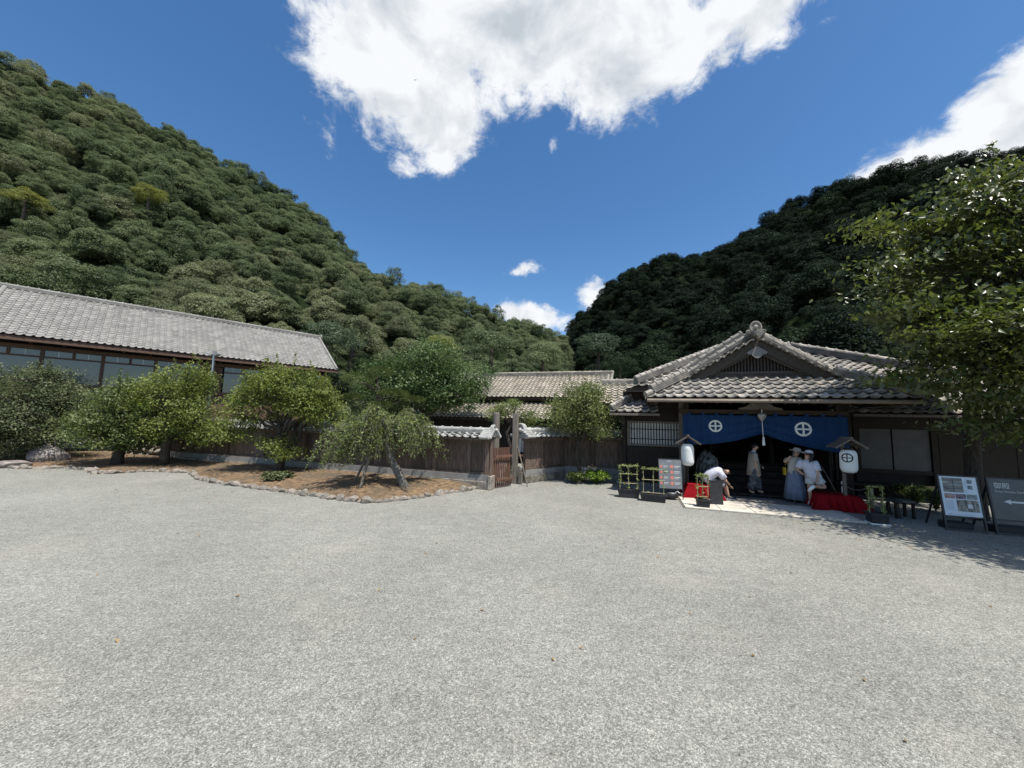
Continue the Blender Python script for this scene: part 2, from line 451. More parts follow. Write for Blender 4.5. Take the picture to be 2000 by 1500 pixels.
# ================================================================ the land
def gravel_material():
    m = bpy.data.materials.new('gravel'); m.use_nodes = True
    ns, L = m.node_tree.nodes, m.node_tree.links
    b = ns['Principled BSDF']; b.inputs['Roughness'].default_value = .85; b.inputs['Specular IOR Level'].default_value = .25
    g = ns.new('ShaderNodeNewGeometry')
    def vor(scale):
        v = ns.new('ShaderNodeTexVoronoi'); v.inputs['Scale'].default_value = scale; L.new(g.outputs['Position'], v.inputs['Vector']); return v
    def noi(scale, det=5, mapping=None):
        n = ns.new('ShaderNodeTexNoise'); n.inputs['Scale'].default_value = scale; n.inputs['Detail'].default_value = det
        n.inputs['Roughness'].default_value = .6
        if mapping:
            mp = ns.new('ShaderNodeMapping'); mp.inputs['Scale'].default_value = mapping; L.new(g.outputs['Position'], mp.inputs[0]); L.new(mp.outputs[0], n.inputs['Vector'])
        else: L.new(g.outputs['Position'], n.inputs['Vector'])
        return n
    v1, v2 = vor(112), vor(52)
    cr1 = ns.new('ShaderNodeValToRGB'); e = cr1.color_ramp.elements
    e[0].position = .0; e[0].color = (.115, .114, .102, 1); e[1].position = 1; e[1].color = (.390, .388, .346, 1)
    x = e.new(.35); x.color = (.206, .205, .183, 1); x = e.new(.75); x.color = (.258, .257, .228, 1)
    sepc = ns.new('ShaderNodeSeparateColor'); L.new(v1.outputs['Color'], sepc.inputs[0]); L.new(sepc.outputs[0], cr1.inputs[0])
    sep2 = ns.new('ShaderNodeSeparateColor'); L.new(v2.outputs['Color'], sep2.inputs[0])
    def mr(sock, a, b_, c, d):
        r = ns.new('ShaderNodeMapRange'); r.inputs[1].default_value = a; r.inputs[2].default_value = b_; r.inputs[3].default_value = c; r.inputs[4].default_value = d
        L.new(sock, r.inputs[0]); return r.outputs[0]
    def mul(a, b_):
        n = ns.new('ShaderNodeMath'); n.operation = 'MULTIPLY'; L.new(a, n.inputs[0]); L.new(b_, n.inputs[1]); return n.outputs[0]
    big = mr(noi(.35, 4).outputs['Fac'], .3, .7, .85, 1.12)
    mid = mr(noi(3.2, 5, (1, 1.8, 1)).outputs['Fac'], .3, .7, .90, 1.10)
    fine = mr(noi(26, 4).outputs['Fac'], .3, .7, .86, 1.14)
    grit = mr(sep2.outputs[1], 0, 1, .82, 1.18)
    val = mul(mul(big, mid), mul(fine, grit))
    h = ns.new('ShaderNodeHueSaturation'); L.new(cr1.outputs[0], h.inputs['Color']); L.new(val, h.inputs['Value'])
    # faint sandy patches
    sp = mr(noi(.55, 5).outputs['Fac'], .56, .74, 0, .30)
    mi = ns.new('ShaderNodeMix'); mi.data_type = 'RGBA'; L.new(sp, mi.inputs['Factor']); L.new(h.outputs[0], mi.inputs['A']); mi.inputs['B'].default_value = (.37, .335, .275, 1)
    L.new(mi.outputs['Result'], b.inputs['Base Color'])
    bp = ns.new('ShaderNodeBump'); bp.inputs['Strength'].default_value = .7; bp.inputs['Distance'].default_value = .008; bp.invert = True
    L.new(v1.outputs['Distance'], bp.inputs['Height'])
    bp2 = ns.new('ShaderNodeBump'); bp2.inputs['Strength'].default_value = .5; bp2.inputs['Distance'].default_value = .075
    L.new(noi(6.5, 7).outputs['Fac'], bp2.inputs['Height']); L.new(bp.outputs[0], bp2.inputs['Normal'])
    L.new(bp2.outputs[0], b.inputs['Normal'])
    return m

ground = MB().add([(-900, -600, 0), (900, -600, 0), (900, 1200, 0), (-900, 1200, 0)], [(0, 1, 2, 3)]).build('ground', gravel_material())
tag(ground, kind='structure')

# ---------------------------------------------------------------- garden beds with rough stone edging
litter = M('needle_litter', (.085, .060, .038), (.275, .185, .108), 7.0, .95, .9, 45, space='World', c3=(.12, .095, .065), scale3=1.1, bdist=.05)
stone_meshes = []
def rock_mesh(name, seed, mat, sub=2, rough=.22, squash=(1, 1, 1)):
    import bmesh
    bm = bmesh.new(); bmesh.ops.create_icosphere(bm, subdivisions=sub, radius=.5)
    r = np.random.default_rng(seed); dirs = r.normal(size=(9, 3)); dirs /= np.linalg.norm(dirs, axis=1)[:, None]; cut = r.uniform(.27, .46, 9)
    for v in bm.verts:
        c = np.array(v.co)
        for d, k in zip(dirs, cut):
            e = c@d
            if e > k: c = c-d*(e-k)*.85
        c = c*(1+rough*.25*math.sin(c[0]*9+seed)*math.sin(c[1]*8+seed*2)*math.sin(c[2]*10))
        v.co = c*np.array(squash)
    me = bpy.data.meshes.new(name); bm.to_mesh(me); bm.free(); me.materials.append(mat); return me
for k in range(7): stone_meshes.append(rock_mesh('edging_stone', 40+k, stone_m, 2))

def bed(name, front, back, hump, zb):
    """mound of litter between a front kerb line and a back line (lists of world points of equal length)"""
    rows = 10; n = len(front); vs, fs = [], []
    for i in range(n):
        for j in range(rows+1):
            t = j/rows; p = Vector(front[i]).lerp(Vector(back[i]), t)
            p.z = .02+hump*math.sin(min(t*1.7, 1)*math.pi/2)+zb*t+.025*math.sin(p.x*3.1+p.y*2.3)*math.sin(p.y*4.0)*min(t*4, 1)
            vs.append(p)
    for i in range(n-1):
        for j in range(rows): fs.append((i*(rows+1)+j, (i+1)*(rows+1)+j, (i+1)*(rows+1)+j+1, i*(rows+1)+j+1))
    o = MB().add(vs, fs).build(name, litter, smooth=True); tag(o, kind='structure')
    OFF[o.name] = Vector((0, 0, 0))
    return o

def densify(pts, step):
    out = []
    for a, b in zip(pts[:-1], pts[1:]):
        k = max(1, int((b-a).length/step)); out += [a.lerp(b, i/k) for i in range(k)]
    return out+[pts[-1]]

def edging(bedo, line, size, seed):
    r = random.Random(seed); pts = densify(line, .02); i = 0
    while i < len(pts)-1:
        s = size*r.uniform(.65, 1.45); k = int(s*.82/.02); j = min(i+k, len(pts)-1)
        c = (pts[i]+pts[j])/2; d = pts[j]-pts[i]
        o = put('edging_stone', r.choice(stone_meshes), bedo, (c.x+r.uniform(-.03, .03), c.y+r.uniform(-.04, .04), s*r.uniform(.0, .14)),
                (r.uniform(-.3, .3), r.uniform(-.3, .3), math.atan2(d.y, d.x)+r.uniform(-.25, .25)+(math.pi if r.random() < .5 else 0)))
        o.scale = (s*1.1, s*r.uniform(.65, .95), s*r.uniform(.5, .85)); i = j

fr = [gr(*p) for p in [(374, 924), (388, 936), (430, 945), (500, 953), (560, 962), (620, 970), (660, 976), (705, 981), (750, 981), (800, 975), (860, 966), (912, 958), (944, 951)]]
bk = [uvw(u, .25) for u in np.linspace(-11.9, -.25, len(fr))]
bed_a = bed('garden_bed', fr, bk, .13, .10); edging(bed_a, fr, .29, 3)
fr2 = [gr(*p) for p in [(-170, 906), (-60, 911), (0, 913), (60, 916), (120, 914), (165, 917), (188, 926), (240, 924), (290, 921), (335, 922), (374, 924)]]
bk2 = [uvw(u, .25) for u in np.linspace(-24, -11.9, len(fr2))]
bed_b = bed('garden_bed', fr2, bk2, .10, .08); edging(bed_b, fr2, .28, 9)

# ---------------------------------------------------------------- hills
earth = M('forest_floor', (.010, .016, .008), (.022, .030, .014), .2, .95, spec=.0)
def smooth_line(pts, n):
    pts = np.array([list(p) for p in pts]); t = np.linspace(0, 1, len(pts)); tt = np.linspace(0, 1, n)
    return np.stack([np.interp(tt, t, pts[:, k]) for k in range(3)], 1)

def hill(name, ridge_px, foot, power=1.0, drop=5.5, n=60, m=34, seed=1, lump=3.0):
    rd = np.array([list(at(*q)) for q in ridge_px]); rd[:, 2] -= drop
    rd = smooth_line(rd, n); ft = smooth_line([(x, y, -1) for x, y in foot], n)
    ph = np.random.default_rng(seed).uniform(0, 6, 8)
    rows = []
    for j in range(m+9):
        t = j/m
        if t <= 1:
            p = ft*(1-t)+rd*t; p[:, 2] = -1+(rd[:, 2]+1)*(t**power)
            a = math.sin(math.pi*t)
            p[:, 2] += a*lump*(np.sin(p[:, 0]*.07+ph[0])*np.cos(p[:, 1]*.06+ph[1])+.5*np.sin(p[:, 0]*.17+p[:, 1]*.13+ph[2]))
        else:
            e = (t-1); dirv = (rd-ft); dirv[:, 2] = 0
            p = rd+dirv*e*1.4; p[:, 2] = rd[:, 2]*(1-e*2.6)
        rows.append(p)
    Vv = np.stack(rows); mm = len(rows)
    idx = np.arange(mm*n).reshape(mm, n)
    f = np.stack([idx[:-1, :-1], idx[:-1, 1:], idx[1:, 1:], idx[1:, :-1]], -1).reshape(-1, 4)
    o = put(name, np_mesh(name, Vv.reshape(-1, 3), f, earth, True)); tag(o, kind='structure')
    return Vv, m

def forest_points(Vv, m, spacing, seed, tmin=.0):
    """scatter crowns over the front of a hill grid and a little past its ridge, one per patch of ground"""
    r = np.random.default_rng(seed); pts = []
    mm, n, _ = Vv.shape
    for j in range(int(tmin*m), min(m+4, mm-1)):
        for i in range(n-1):
            a, b, c, d = Vv[j, i], Vv[j, i+1], Vv[j+1, i+1], Vv[j+1, i]
            area = np.linalg.norm(np.cross(b-a, d-a)); k = r.poisson(5.0*area/spacing**2)
            for _ in range(k):
                s, t = r.random(2); pts.append((a*(1-s)+b*s)*(1-t)+(d*(1-s)+c*s)*t)
    pts = np.array(pts); keep = []; cell = {}
    md = spacing*.62
    for i in r.permutation(len(pts)):
        q = tuple((pts[i]//md).astype(int)); ok = True
        for dx in (-1, 0, 1):
            for dy in (-1, 0, 1):
                for dz in (-1, 0, 1):
                    for k in cell.get((q[0]+dx, q[1]+dy, q[2]+dz), ()):
                        if np.sum((pts[k]-pts[i])**2) < md*md: ok = False
        if ok: cell.setdefault(q, []).append(i); keep.append(i)
    return pts[keep]

def leaf_cards(P, Nn, size, r, aspect=.55, fold=.25, droop=0.0):
    """one folded diamond leaf for every point, lying on normal Nn; returns verts, tri faces"""
    n = len(P)
    t = r.normal(size=(n, 3)); t[:, 2] -= droop; t -= Nn*np.sum(t*Nn, 1)[:, None]; t /= np.linalg.norm(t, axis=1)[:, None]+1e-9
    s = np.cross(Nn, t); sz = (size*r.uniform(.65, 1.3, n))[:, None]
    a = P-t*sz*.5; b = P+s*sz*aspect*.5+Nn*sz*fold*.3; c = P+t*sz*.5; d = P-s*sz*aspect*.5+Nn*sz*fold*.3
    v = np.stack([a, b, c, d], 1).reshape(-1, 3); k = np.arange(n)[:, None]*4
    f = np.concatenate([k+np.array([[0, 1, 2]]), k+np.array([[0, 2, 3]])], 1).reshape(-1, 3)
    return v, f

def unit(a): return a/(np.linalg.norm(a, axis=-1, keepdims=True)+1e-9)

def crown_cloud(r, lobes, per, size, aspect=.6, up=.5, jitter=.5, shell=.16, nfold=.3):
    """leaf clumps over a list of lobes (centre, radii)"""
    Vs, Fs, k = [], [], 0
    for c, rad in lobes:
        n = int(per*(rad[0]*rad[1]+rad[0]*rad[2])/2/ .5)
        d = unit(r.normal(size=(n, 3))); d = d[d[:, 2] > -.45]
        rr = 1-np.abs(r.normal(0, shell, len(d)))
        p = np.array(c)+d*np.array(rad)*rr[:, None]
        nn = unit(d*.8+np.array([0, 0, up])+r.normal(0, jitter, d.shape))
        v, f = leaf_cards(p, nn, size, r, aspect, nfold); Vs.append(v); Fs.append(f+k); k += len(v)
    return np.concatenate(Vs), np.concatenate(Fs)

def forest_kind(seed, mat, nl=40, size=.23, flat=.9, per=150, spread=1.0):
    """crown of a forest tree about 8 m across: an uneven body carrying many small billows of leaf clumps"""
    r = np.random.default_rng(seed); lobes = []
    ph = r.uniform(0, 6, 4); tilt = r.uniform(-.25, .25, 2)
    for k in range(nl):
        th = r.uniform(0, 2*math.pi); cz = r.uniform(-.15, 1)**1.0; un = 1+.28*math.sin(2*th+ph[0])+.16*math.sin(3*th+ph[1])
        rr = math.sqrt(max(0, 1-max(cz, 0)**2*.85))*2.9*spread*un*r.uniform(.70, 1.08); s = r.uniform(.5, 1.15)
        lobes.append(((rr*math.cos(th)+tilt[0]*cz*3, rr*math.sin(th)+tilt[1]*cz*3, 3.0+cz*3.0*flat*r.uniform(.85, 1.15)), (s*1.1, s*1.1, s*.78)))
    v1, f1 = crown_cloud(r, lobes, per, size, .62, .85, .34, .16)
    v2, f2 = crown_cloud(r, [((0, 0, 3.9), (2.5*spread, 2.5*spread, 2.5*flat))], 70, size*1.7, .7, .3, .5, .10)
    return np_mesh('forest_crown', np.concatenate([v1, v2]), np.concatenate([f1, f2+len(v1)]), mat)

def forest(name, pts, kinds, label, smin, smax, seed, sink=2.6):
    r = np.random.default_rng(seed)
    me = bpy.data.meshes.new(name); me.vertices.add(len(pts)); q = pts.copy(); q[:, 2] -= sink*r.uniform(-.25, 1.2, len(pts)); me.vertices.foreach_set('co', q.astype(np.float32).ravel())
    n = len(pts)
    a = me.attributes.new('size', 'FLOAT', 'POINT'); a.data.foreach_set('value', (smin+(smax-smin)*r.random(n)**1.7).astype(np.float32))
    a = me.attributes.new('turn', 'FLOAT', 'POINT'); a.data.foreach_set('value', r.uniform(0, 6.28, n).astype(np.float32))
    a = me.attributes.new('kind_index', 'INT', 'POINT'); pa = .5+.28*np.sin(pts[:, 0]*.055+pts[:, 2]*.05+1)+.22*np.sin(pts[:, 1]*.07-pts[:, 2]*.09+seed); a.data.foreach_set('value', np.clip(((pa*.62+r.random(n)*.40)*len(kinds)).astype(int), 0, len(kinds)-1).astype(np.int32))
    o = put(name, me); tag(o, label, 'forest', kind='stuff')
    cc = bpy.data.collections.new(name+'_kinds')
    for i, k in enumerate(kinds):
        ko = bpy.data.objects.new('crown_%02d' % i, k); cc.objects.link(ko)
    ng = bpy.data.node_groups.new(name, 'GeometryNodeTree')
    ng.interface.new_socket('Geometry', in_out='INPUT', socket_type='NodeSocketGeometry')
    ng.interface.new_socket('Geometry', in_out='OUTPUT', socket_type='NodeSocketGeometry')
    nn, ll = ng.nodes, ng.links
    gi, go = nn.new('NodeGroupInput'), nn.new('NodeGroupOutput')
    ci = nn.new('GeometryNodeCollectionInfo'); ci.inputs['Collection'].default_value = cc; ci.inputs['Separate Children'].default_value = True; ci.inputs['Reset Children'].default_value = True
    ip = nn.new('GeometryNodeInstanceOnPoints'); ip.inputs['Pick Instance'].default_value = True
    def attr(nm, ty):
        x = nn.new('GeometryNodeInputNamedAttribute'); x.data_type = ty; x.inputs['Name'].default_value = nm
        return x.outputs['Attribute']
    cx = nn.new('ShaderNodeCombineXYZ'); ll.new(attr('turn', 'FLOAT'), cx.inputs['Z'])
    ll.new(gi.outputs[0], ip.inputs['Points']); ll.new(ci.outputs[0], ip.inputs['Instance'])
    ll.new(attr('kind_index', 'INT'), ip.inputs['Instance Index']); ll.new(cx.outputs[0], ip.inputs['Rotation']); ll.new(attr('size', 'FLOAT'), ip.inputs['Scale'])
    ll.new(ip.outputs[0], go.inputs[0])
    md = o.modifiers.new('forest', 'NODES'); md.node_group = ng
    return o

def leafm(name, a, b, rnd=.3, isl=.25, rough=.62, spec=.18, trans=.32, scale=.5, c3=None, scale3=.3):
    return M(name, a, b, scale, rough, spec=spec, island=isl, obj_rand=rnd, trans=trans, c3=c3, scale3=scale3)

lf_a = leafm('forest_leaf', (.080, .110, .054), (.145, .174, .096), .24, .25)
lf_b = leafm('forest_leaf_olive', (.115, .136, .072), (.185, .202, .120), .2, .25)
lf_c = leafm('forest_leaf_deep', (.042, .066, .040), (.078, .106, .064), .28, .25)
lf_d = leafm('forest_leaf_yellow', (.135, .150, .040), (.21, .22, .065), .05, .2)
lf_e = leafm('forest_leaf_cloud_shade', (.013, .022, .015), (.026, .040, .024), .35, .25, trans=.1, spec=.06, rough=.8)  # cloud shade over the right hill is put into this leaf colour
lf_g = leafm('forest_leaf_dark_green_shaded', (.018, .032, .018), (.034, .052, .026), .3, .25, trans=.1, spec=.06, rough=.8)  # dark green foot trees; on the right hill, cloud shade put into the colour
lf_f = leafm('forest_leaf_brown', (.070, .080, .034), (.11, .118, .055), .2, .25)

hl_px = [(-900, -330, 40), (-600, -160, 60), (-300, -10, 78), (0, 105, 95), (150, 158, 105), (300, 228, 115), (400, 288, 122), (480, 322, 128), (560, 368, 133), (620, 412, 138), (660, 458, 143), (700, 508, 150), (780, 560, 168), (900, 640, 190)]
hl_ft = [(-75, 2), (-62, 12), (-52, 20), (-44, 27), (-38, 34), (-32, 42), (-27, 48), (-22, 54), (-18, 60), (-14, 68), (-10, 78), (-8, 90), (-6, 110), (-4, 140)]
VL, mL = hill('hill', hl_px, hl_ft, 1.0, 4.8, seed=3, lump=4.0)
hb_px = [(150, 700, 50), (300, 575, 58), (400, 490, 66), (500, 470, 74), (600, 487, 80), (700, 517, 86), (800, 532, 94), (870, 548, 100), (925, 592, 108), (1000, 620, 130), (1095, 645, 165), (1180, 690, 200)]
hb_ft = [(-40, 34), (-33, 36), (-27, 38), (-22, 40), (-17, 42), (-12, 44), (-7, 46), (-2, 49), (3, 53), (9, 60), (14, 78), (22, 110)]
VB, mB = hill('hill', hb_px, hb_ft, .9, 4.6, n=46, m=22, seed=8, lump=2.0)
hr_px = [(1060, 690, 210), (1110, 640, 190), (1150, 592, 172), (1200, 538, 158), (1260, 502, 148), (1320, 491, 141), (1380, 493, 136), (1440, 462, 128), (1500, 422, 120), (1560, 389, 112), (1620, 367, 104), (1700, 347, 95), (1800, 327, 85), (1900, 302, 76), (2000, 292, 68), (2200, 262, 56), (2600, 230, 44)]
hr_ft = [(12, 150), (14, 120), (16, 100), (18, 84), (19, 70), (19, 60), (19, 52), (20, 46), (21, 40), (23, 36), (25, 33), (28, 29), (32, 26), (36, 24), (42, 22), (52, 20), (70, 16)]
VR, mR = hill('hill', hr_px, hr_ft, .8, 4.8, n=66, m=34, seed=5, lump=3.0)

ka = [forest_kind(100+i, [lf_b, lf_b, lf_b, lf_a, lf_a, lf_a, lf_a, lf_c, lf_c, lf_c][i], 34+3*(i % 5), [.21, .26, .2, .24, .22, .19, .27, .2, .24, .2][i], [1.1, 1.25, 1.0, 1.35, 1.1, 1.45, 1.0, 1.2, .95, 1.15][i], spread=[1, 1.02, 1.05, .9, 1, .85, 1.05, 1, 1.05, .9][i]) for i in range(10)]
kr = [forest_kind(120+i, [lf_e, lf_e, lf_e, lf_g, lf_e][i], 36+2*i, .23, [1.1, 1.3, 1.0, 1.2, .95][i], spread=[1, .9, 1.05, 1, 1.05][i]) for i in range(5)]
pl = forest_points(VL, mL, 3.3, 1)
forest('hillside_forest', pl, ka, 'sunlit broadleaf forest covering the steep hill at the left', .28, .95, 1)
pb = forest_points(VB, mB, 3.3, 2)
forest('foothill_forest', pb, ka[:7], 'green wood on the low spur behind the tiled roofs', .28, .9, 2)
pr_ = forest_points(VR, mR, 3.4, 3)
forest('shade_tinted_hillside_forest', pr_, kr, 'forest covering the hill at the right, cloud shade put into its leaf colour', .28, .92, 3)

# ================================================================ entrance hall (building grid u,v,z)
uc = 8.38
hall = thing('entrance_hall', 'dark timber entrance hall with grey tiled hip and gable roof over a blue curtain', 'building', (uc, 3.0, 0))
E0, EV, EZ, GZ, GV = 4.96, 1.0, 3.13, 3.86, 2.30      # eave corner u, eave v, eave z, gable base z and v
E1 = 2*uc-E0
sl = (GZ-EZ)/(GV-EV)
# front skirt: boarding and tiles
MB().add([(E0, EV, EZ-.02), (E1, EV, EZ-.02), (E1-1.5, EV+1.5, EZ-.02+1.5*sl), (E0+1.5, EV+1.5, EZ-.02+1.5*sl),
          (E0, EV, EZ-.10), (E1, EV, EZ-.10), (E1-1.5, EV+1.5, EZ-.10+1.5*sl), (E0+1.5, EV+1.5, EZ-.10+1.5*sl)],
         [(0, 1, 2, 3), (7, 6, 5, 4), (0, 4, 5, 1), (1, 5, 6, 2), (3, 2, 6, 7), (0, 3, 7, 4)]).build('roof_board', wood_h, hall)
tiles(hall, (E0-.02, EV-.06, EZ-.02), (1, 0, 0), (0, 1, sl), 24, 5, .2865, .315, tile_c,
      keep=lambda c: c.x > E0+(c.y-EV)*.95-.05 and c.x < E1-(c.y-EV)*.95+.05)
# side slopes, two pitches meeting at the ridge
RZ = 5.16
for sgn in (-1, 1):
    ex, gx = uc+sgn*(uc-E0), uc+sgn*(uc-E0-1.3)
    m = MB()
    a = [(ex, EV, EZ), (gx, GV, GZ), (gx, 6.2, GZ), (ex, 6.2, EZ)]
    b = [(gx, GV-.12, GZ), (uc, GV-.12, RZ), (uc, 6.2, RZ), (gx, 6.2, GZ)]
    for q in (a, b):
        m.add([(x, y, z-.01) for x, y, z in q]+[(x, y, z-.10) for x, y, z in q], [(0, 1, 2, 3), (7, 6, 5, 4), (0, 4, 5, 1), (1, 5, 6, 2), (2, 6, 7, 3), (3, 7, 4, 0)])
    m.build('roof_board', wood_h, hall)
    ln = math.hypot(uc-gx, RZ-GZ)
    # upper slope tiles: courses run back from the gable edge
    ax = (0, sgn*1.0, 0)
    up = (uc-gx, 0, RZ-GZ)
    oy = GV-.10 if sgn > 0 else 6.1
    tiles(hall, (gx, oy, GZ), ax, up, 13, 9, .29, ln/9, tile_f, single=False)
    tiles(hall, (ex, EV+.1 if sgn > 0 else 6.1, EZ), ax, (gx-ex, 0, GZ-EZ), 17, 5, .29, .30, tile_f, single=False,
          keep=lambda c: c.y > EV+abs(c.x-ex)+.02)
    # verge tiles stepping up the gable edge
    for k in range(10):
        t = (k-.35)/10; px = gx+(uc-gx)*t-sgn*-.0; pz = GZ+(RZ-GZ)*t
        vs, fs = [], []
        d = Vector((uc-gx, 0, RZ-GZ)).normalized(); nrm = Vector((-d.z*sgn, 0, abs(d.x)))*1.0
        if nrm.z < 0: nrm = -nrm
        n = 9; Lk = ln/10*1.06
        for i in range(n):
            q = i/(n-1); wv = .040*math.sin(2*math.pi*(q-.12))+(1-q)*.055
            base = Vector((px, 0, pz))+d*(Lk*q)+nrm*(wv+.015)
            for y, dn in ((GV-.34, 0), (GV+.02, 0), (GV-.335, -.075)):
                p = base+nrm*dn; vs.append((p.x, y, p.z))
        for i in range(n-1):
            a0 = i*3
            fs += [(a0, a0+3, a0+4, a0+1), (a0+2, a0+5, a0+3, a0)]
        fs += [(0, 1, 2), ((n-1)*3, (n-1)*3+2, (n-1)*3+1)]
        MB().add(vs, fs).build('verge_tile', tile_c, hall, smooth=False)
    # descending ridges beside the gable and hip ridges to the corners
    ridge(hall, (gx-sgn*.02, GV+.02, GZ+.07), (uc+sgn*.16, GV+.02, RZ+.05), .20, 2, .05, tile_c, .075, .30)
    ridge(hall, (gx-sgn*-.1, GV+.42, GZ+.10), (uc+sgn*.16, GV+.42, RZ+.16), .24, 4, .05, tile_c, .075, .30)
    hp0 = Vector((ex-sgn*-.02, EV+.03, EZ+.05)); hp1 = Vector((gx-sgn*.05, GV+.05, GZ+.09))
    ridge(hall, hp0+(hp1-hp0)*.12, hp1, .26, 4, .055, tile_c, .085, .30)
    oni(hall, hp0+(hp1-hp0)*.13+Vector((0, 0, .02)), (sgn*.7, -.7, 0), .17)
    # corner eave tile lifted at the hip
    m = MB().tube([hp0+Vector((sgn*.05, -.05, .03)), hp0+(hp1-hp0)*.12+Vector((0, 0, .06))], [.09, .10], 8); m.build('corner_tile', tile_c, hall)
ridge(hall, (uc, GV+.05, RZ+.04), (uc, 6.2, RZ+.04), .30, 4, .055, tile_c, .09, .30)
oni(hall, (uc, GV-.10, RZ+.14), (0, -1, 0), .36)
MB().tube([(uc, GV-.50, RZ+.10), (uc, GV+.1, RZ+.16)], [.095, .10], 10).tube([(uc, GV-.52, RZ+.10), (uc, GV-.47, RZ+.105)], [.115, .115], 10).build('apex_tile', tile_c, hall)
# gable: boarded triangle, lattice, barge boards, carved pendant
gw = uc-E0-1.3
MB().prism([(uc-gw+.1, GZ+.0), (uc+gw-.1, GZ+.0), (uc, RZ-.08)], GV+.16, GV+.22).build('gable_wall', dark_i, hall)
lat = MB().box(uc-1.25, uc+1.25, GV+.09, GV+.15, GZ+.17, GZ+.22)
lat.build('lattice_rail', wood_g, hall)
for k in range(27):
    x = uc-1.22+k*2.44/26; top = RZ-.16-abs(x-uc)*(RZ-GZ)/gw
    if top > GZ+.26:
        B('lattice_slat', wood_a, hall, x-.020, x+.020, GV+.10, GV+.14, GZ+.221, top)
MB().box(uc-gw+.25, uc+gw-.25, GV+.0, GV+.10, GZ+.03, GZ+.16).build('gable_beam', wood_a, hall)
MB().box(uc-gw-.05, uc+gw+.05, GV-.10, GV+.0, GZ-.10, GZ+.03).build('gable_flashing', wood_a, hall)
for sgn in (-1, 1):
    d = [(uc+sgn*(gw+.02), GZ-.02), (uc, RZ-.06), (uc, RZ-.36), (uc+sgn*(gw-.55), GZ-.02)]
    if sgn > 0: d = d[::-1]
    MB().prism(d, GV-.16, GV-.10).build('barge_board', wood_a, hall)
    d = [(uc+sgn*(gw-.58), GZ+.05), (uc, RZ-.38), (uc, RZ-.47), (uc+sgn*(gw-.76), GZ+.05)]
    if sgn > 0: d = d[::-1]
    MB().prism(d, GV-.09, GV-.03).build('barge_trim', wood_a, hall)
pend = [(-.30, -.06), (-.25, -.13), (-.17, -.12), (-.13, -.18), (-.06, -.24), (0, -.26), (.06, -.24), (.13, -.18), (.17, -.12), (.25, -.13), (.30, -.06), (.12, .06), (.0, .14), (-.12, .06)]
pd = MB().prism([(uc+x, RZ-.42+z) for x, z in pend][::-1], GV-.21, GV-.165).build('gable_pendant', plaster, hall)
MB().lathe([(.0, -.02), (.035, -.02), (.03, .03), (.0, .045)], (0, 0, 0), 6).build('pendant_boss', wood_d, pd).matrix_local = Matrix.Translation(Vector((uc, GV-.215, RZ-.42))-OFF[hall.name])@Matrix.Rotation(R(90), 4, 'X')
# eaves: gutter, rafters, beams, brackets
MB().tube([(E0-.02, EV-.09, EZ-.11), (E1+.02, EV-.09, EZ-.11)], .055, 8).build('gutter', M('bronze_gutter', (.16, .13, .10), (.22, .18, .14), 5, .5, spec=.4), hall)
MB().box(E0, E1, EV-.03, EV+.04, EZ-.16, EZ-.05).build('eave_fascia', wood_h, hall)
for sgn in (-1, 1):
    x = uc+sgn*(uc-E0); MB().box(min(x, x-sgn*.06), max(x, x-sgn*.06), EV+.05, 6.0, EZ-.15, EZ-.05).build('eave_fascia', wood_h, hall)
for k in range(19):
    x = E0+.25+k*(E1-E0-.5)/18
    MB().beam((x, EV+.06, EZ-.16), (x, EV+1.55, EZ-.16+1.49*sl), .06, .07).build('rafter', wood_h, hall)
NV = 2.2
B('lintel_beam', wood_h, hall, 6.0, 10.75, NV-.02, NV+.16, 2.66, 2.80, bevel=.008)
B('eave_beam', wood_h, hall, E0+.3, E1-.3, NV+.0, NV+.14, 3.20, 3.34)
for x in (6.25, 10.5):
    B('short_post', wood_d, hall, x-.07, x+.07, NV, NV+.14, 2.801, 3.199)
# frog leg strut in the middle of the lintel
kk = [(-.62, 0), (-.60, .06), (-.42, .10), (-.30, .17), (-.26, .26), (-.26, .395), (.26, .395), (.26, .26), (.30, .17), (.42, .10), (.60, .06), (.62, 0)]
MB().prism([(uc+.05+x, 2.802+z) for x, z in kk][::-1], NV+.0, NV+.12).build('carved_strut', wood_g, hall)
for x in (6.17, 10.72):
    B('column', wood_g if x < 8 else wood_d, hall, x-.13, x+.13, NV+.17, NV+.43, .12, 3.2, bevel=.01)
    B('column_base', stone_m, hall, x-.2, x+.2, NV+.1, NV+.5, 0, .12, bevel=.02)
# left front wall with its barred window
WV = 3.1
B('corner_post', wood_d, hall, 4.10, 4.26, WV-.02, WV+.12, .05, 2.75)
for k in range(9):
    x0 = 4.27+k*.222; B('wall_board', wood_d, hall, x0, x0+.218, WV+.03+.006*(k % 2), WV+.09, .32, 1.44)
B('wall_backing', dark_i, hall, 4.15, 6.35, WV+.125, WV+.15, .1, 3.5)
B('sill_beam', wood_d, hall, 4.0, 6.3, WV-.03, WV+.12, .12, .318)
B('wall_foot', stone_m, hall, 3.9, 6.4, WV-.06, WV+.14, 0, .118)
B('upper_wall', wood_d, hall, 4.262, 6.3, WV+.03, WV+.09, 2.36, 3.6)
win = MB().box(4.30, 6.28, WV-.02, WV+.02, 2.29, 2.36).box(4.30, 6.28, WV-.03, WV+.02, 1.445, 1.51).box(4.30, 4.40, WV-.02, WV+.02, 1.511, 2.289).box(6.16, 6.28, WV-.02, WV+.02, 1.511, 2.289).build('window', wood_g, hall)
MB().box(4.402, 6.158, WV+.05, WV+.06, 1.512, 2.288).build('paper_pane', paper_m, win)
for k in range(18):
    x = 4.46+k*.098
    MB().box(x-.017, x+.017, WV+.0, WV+.03, 1.512, 2.288).build('window_bar', wood_d, win)
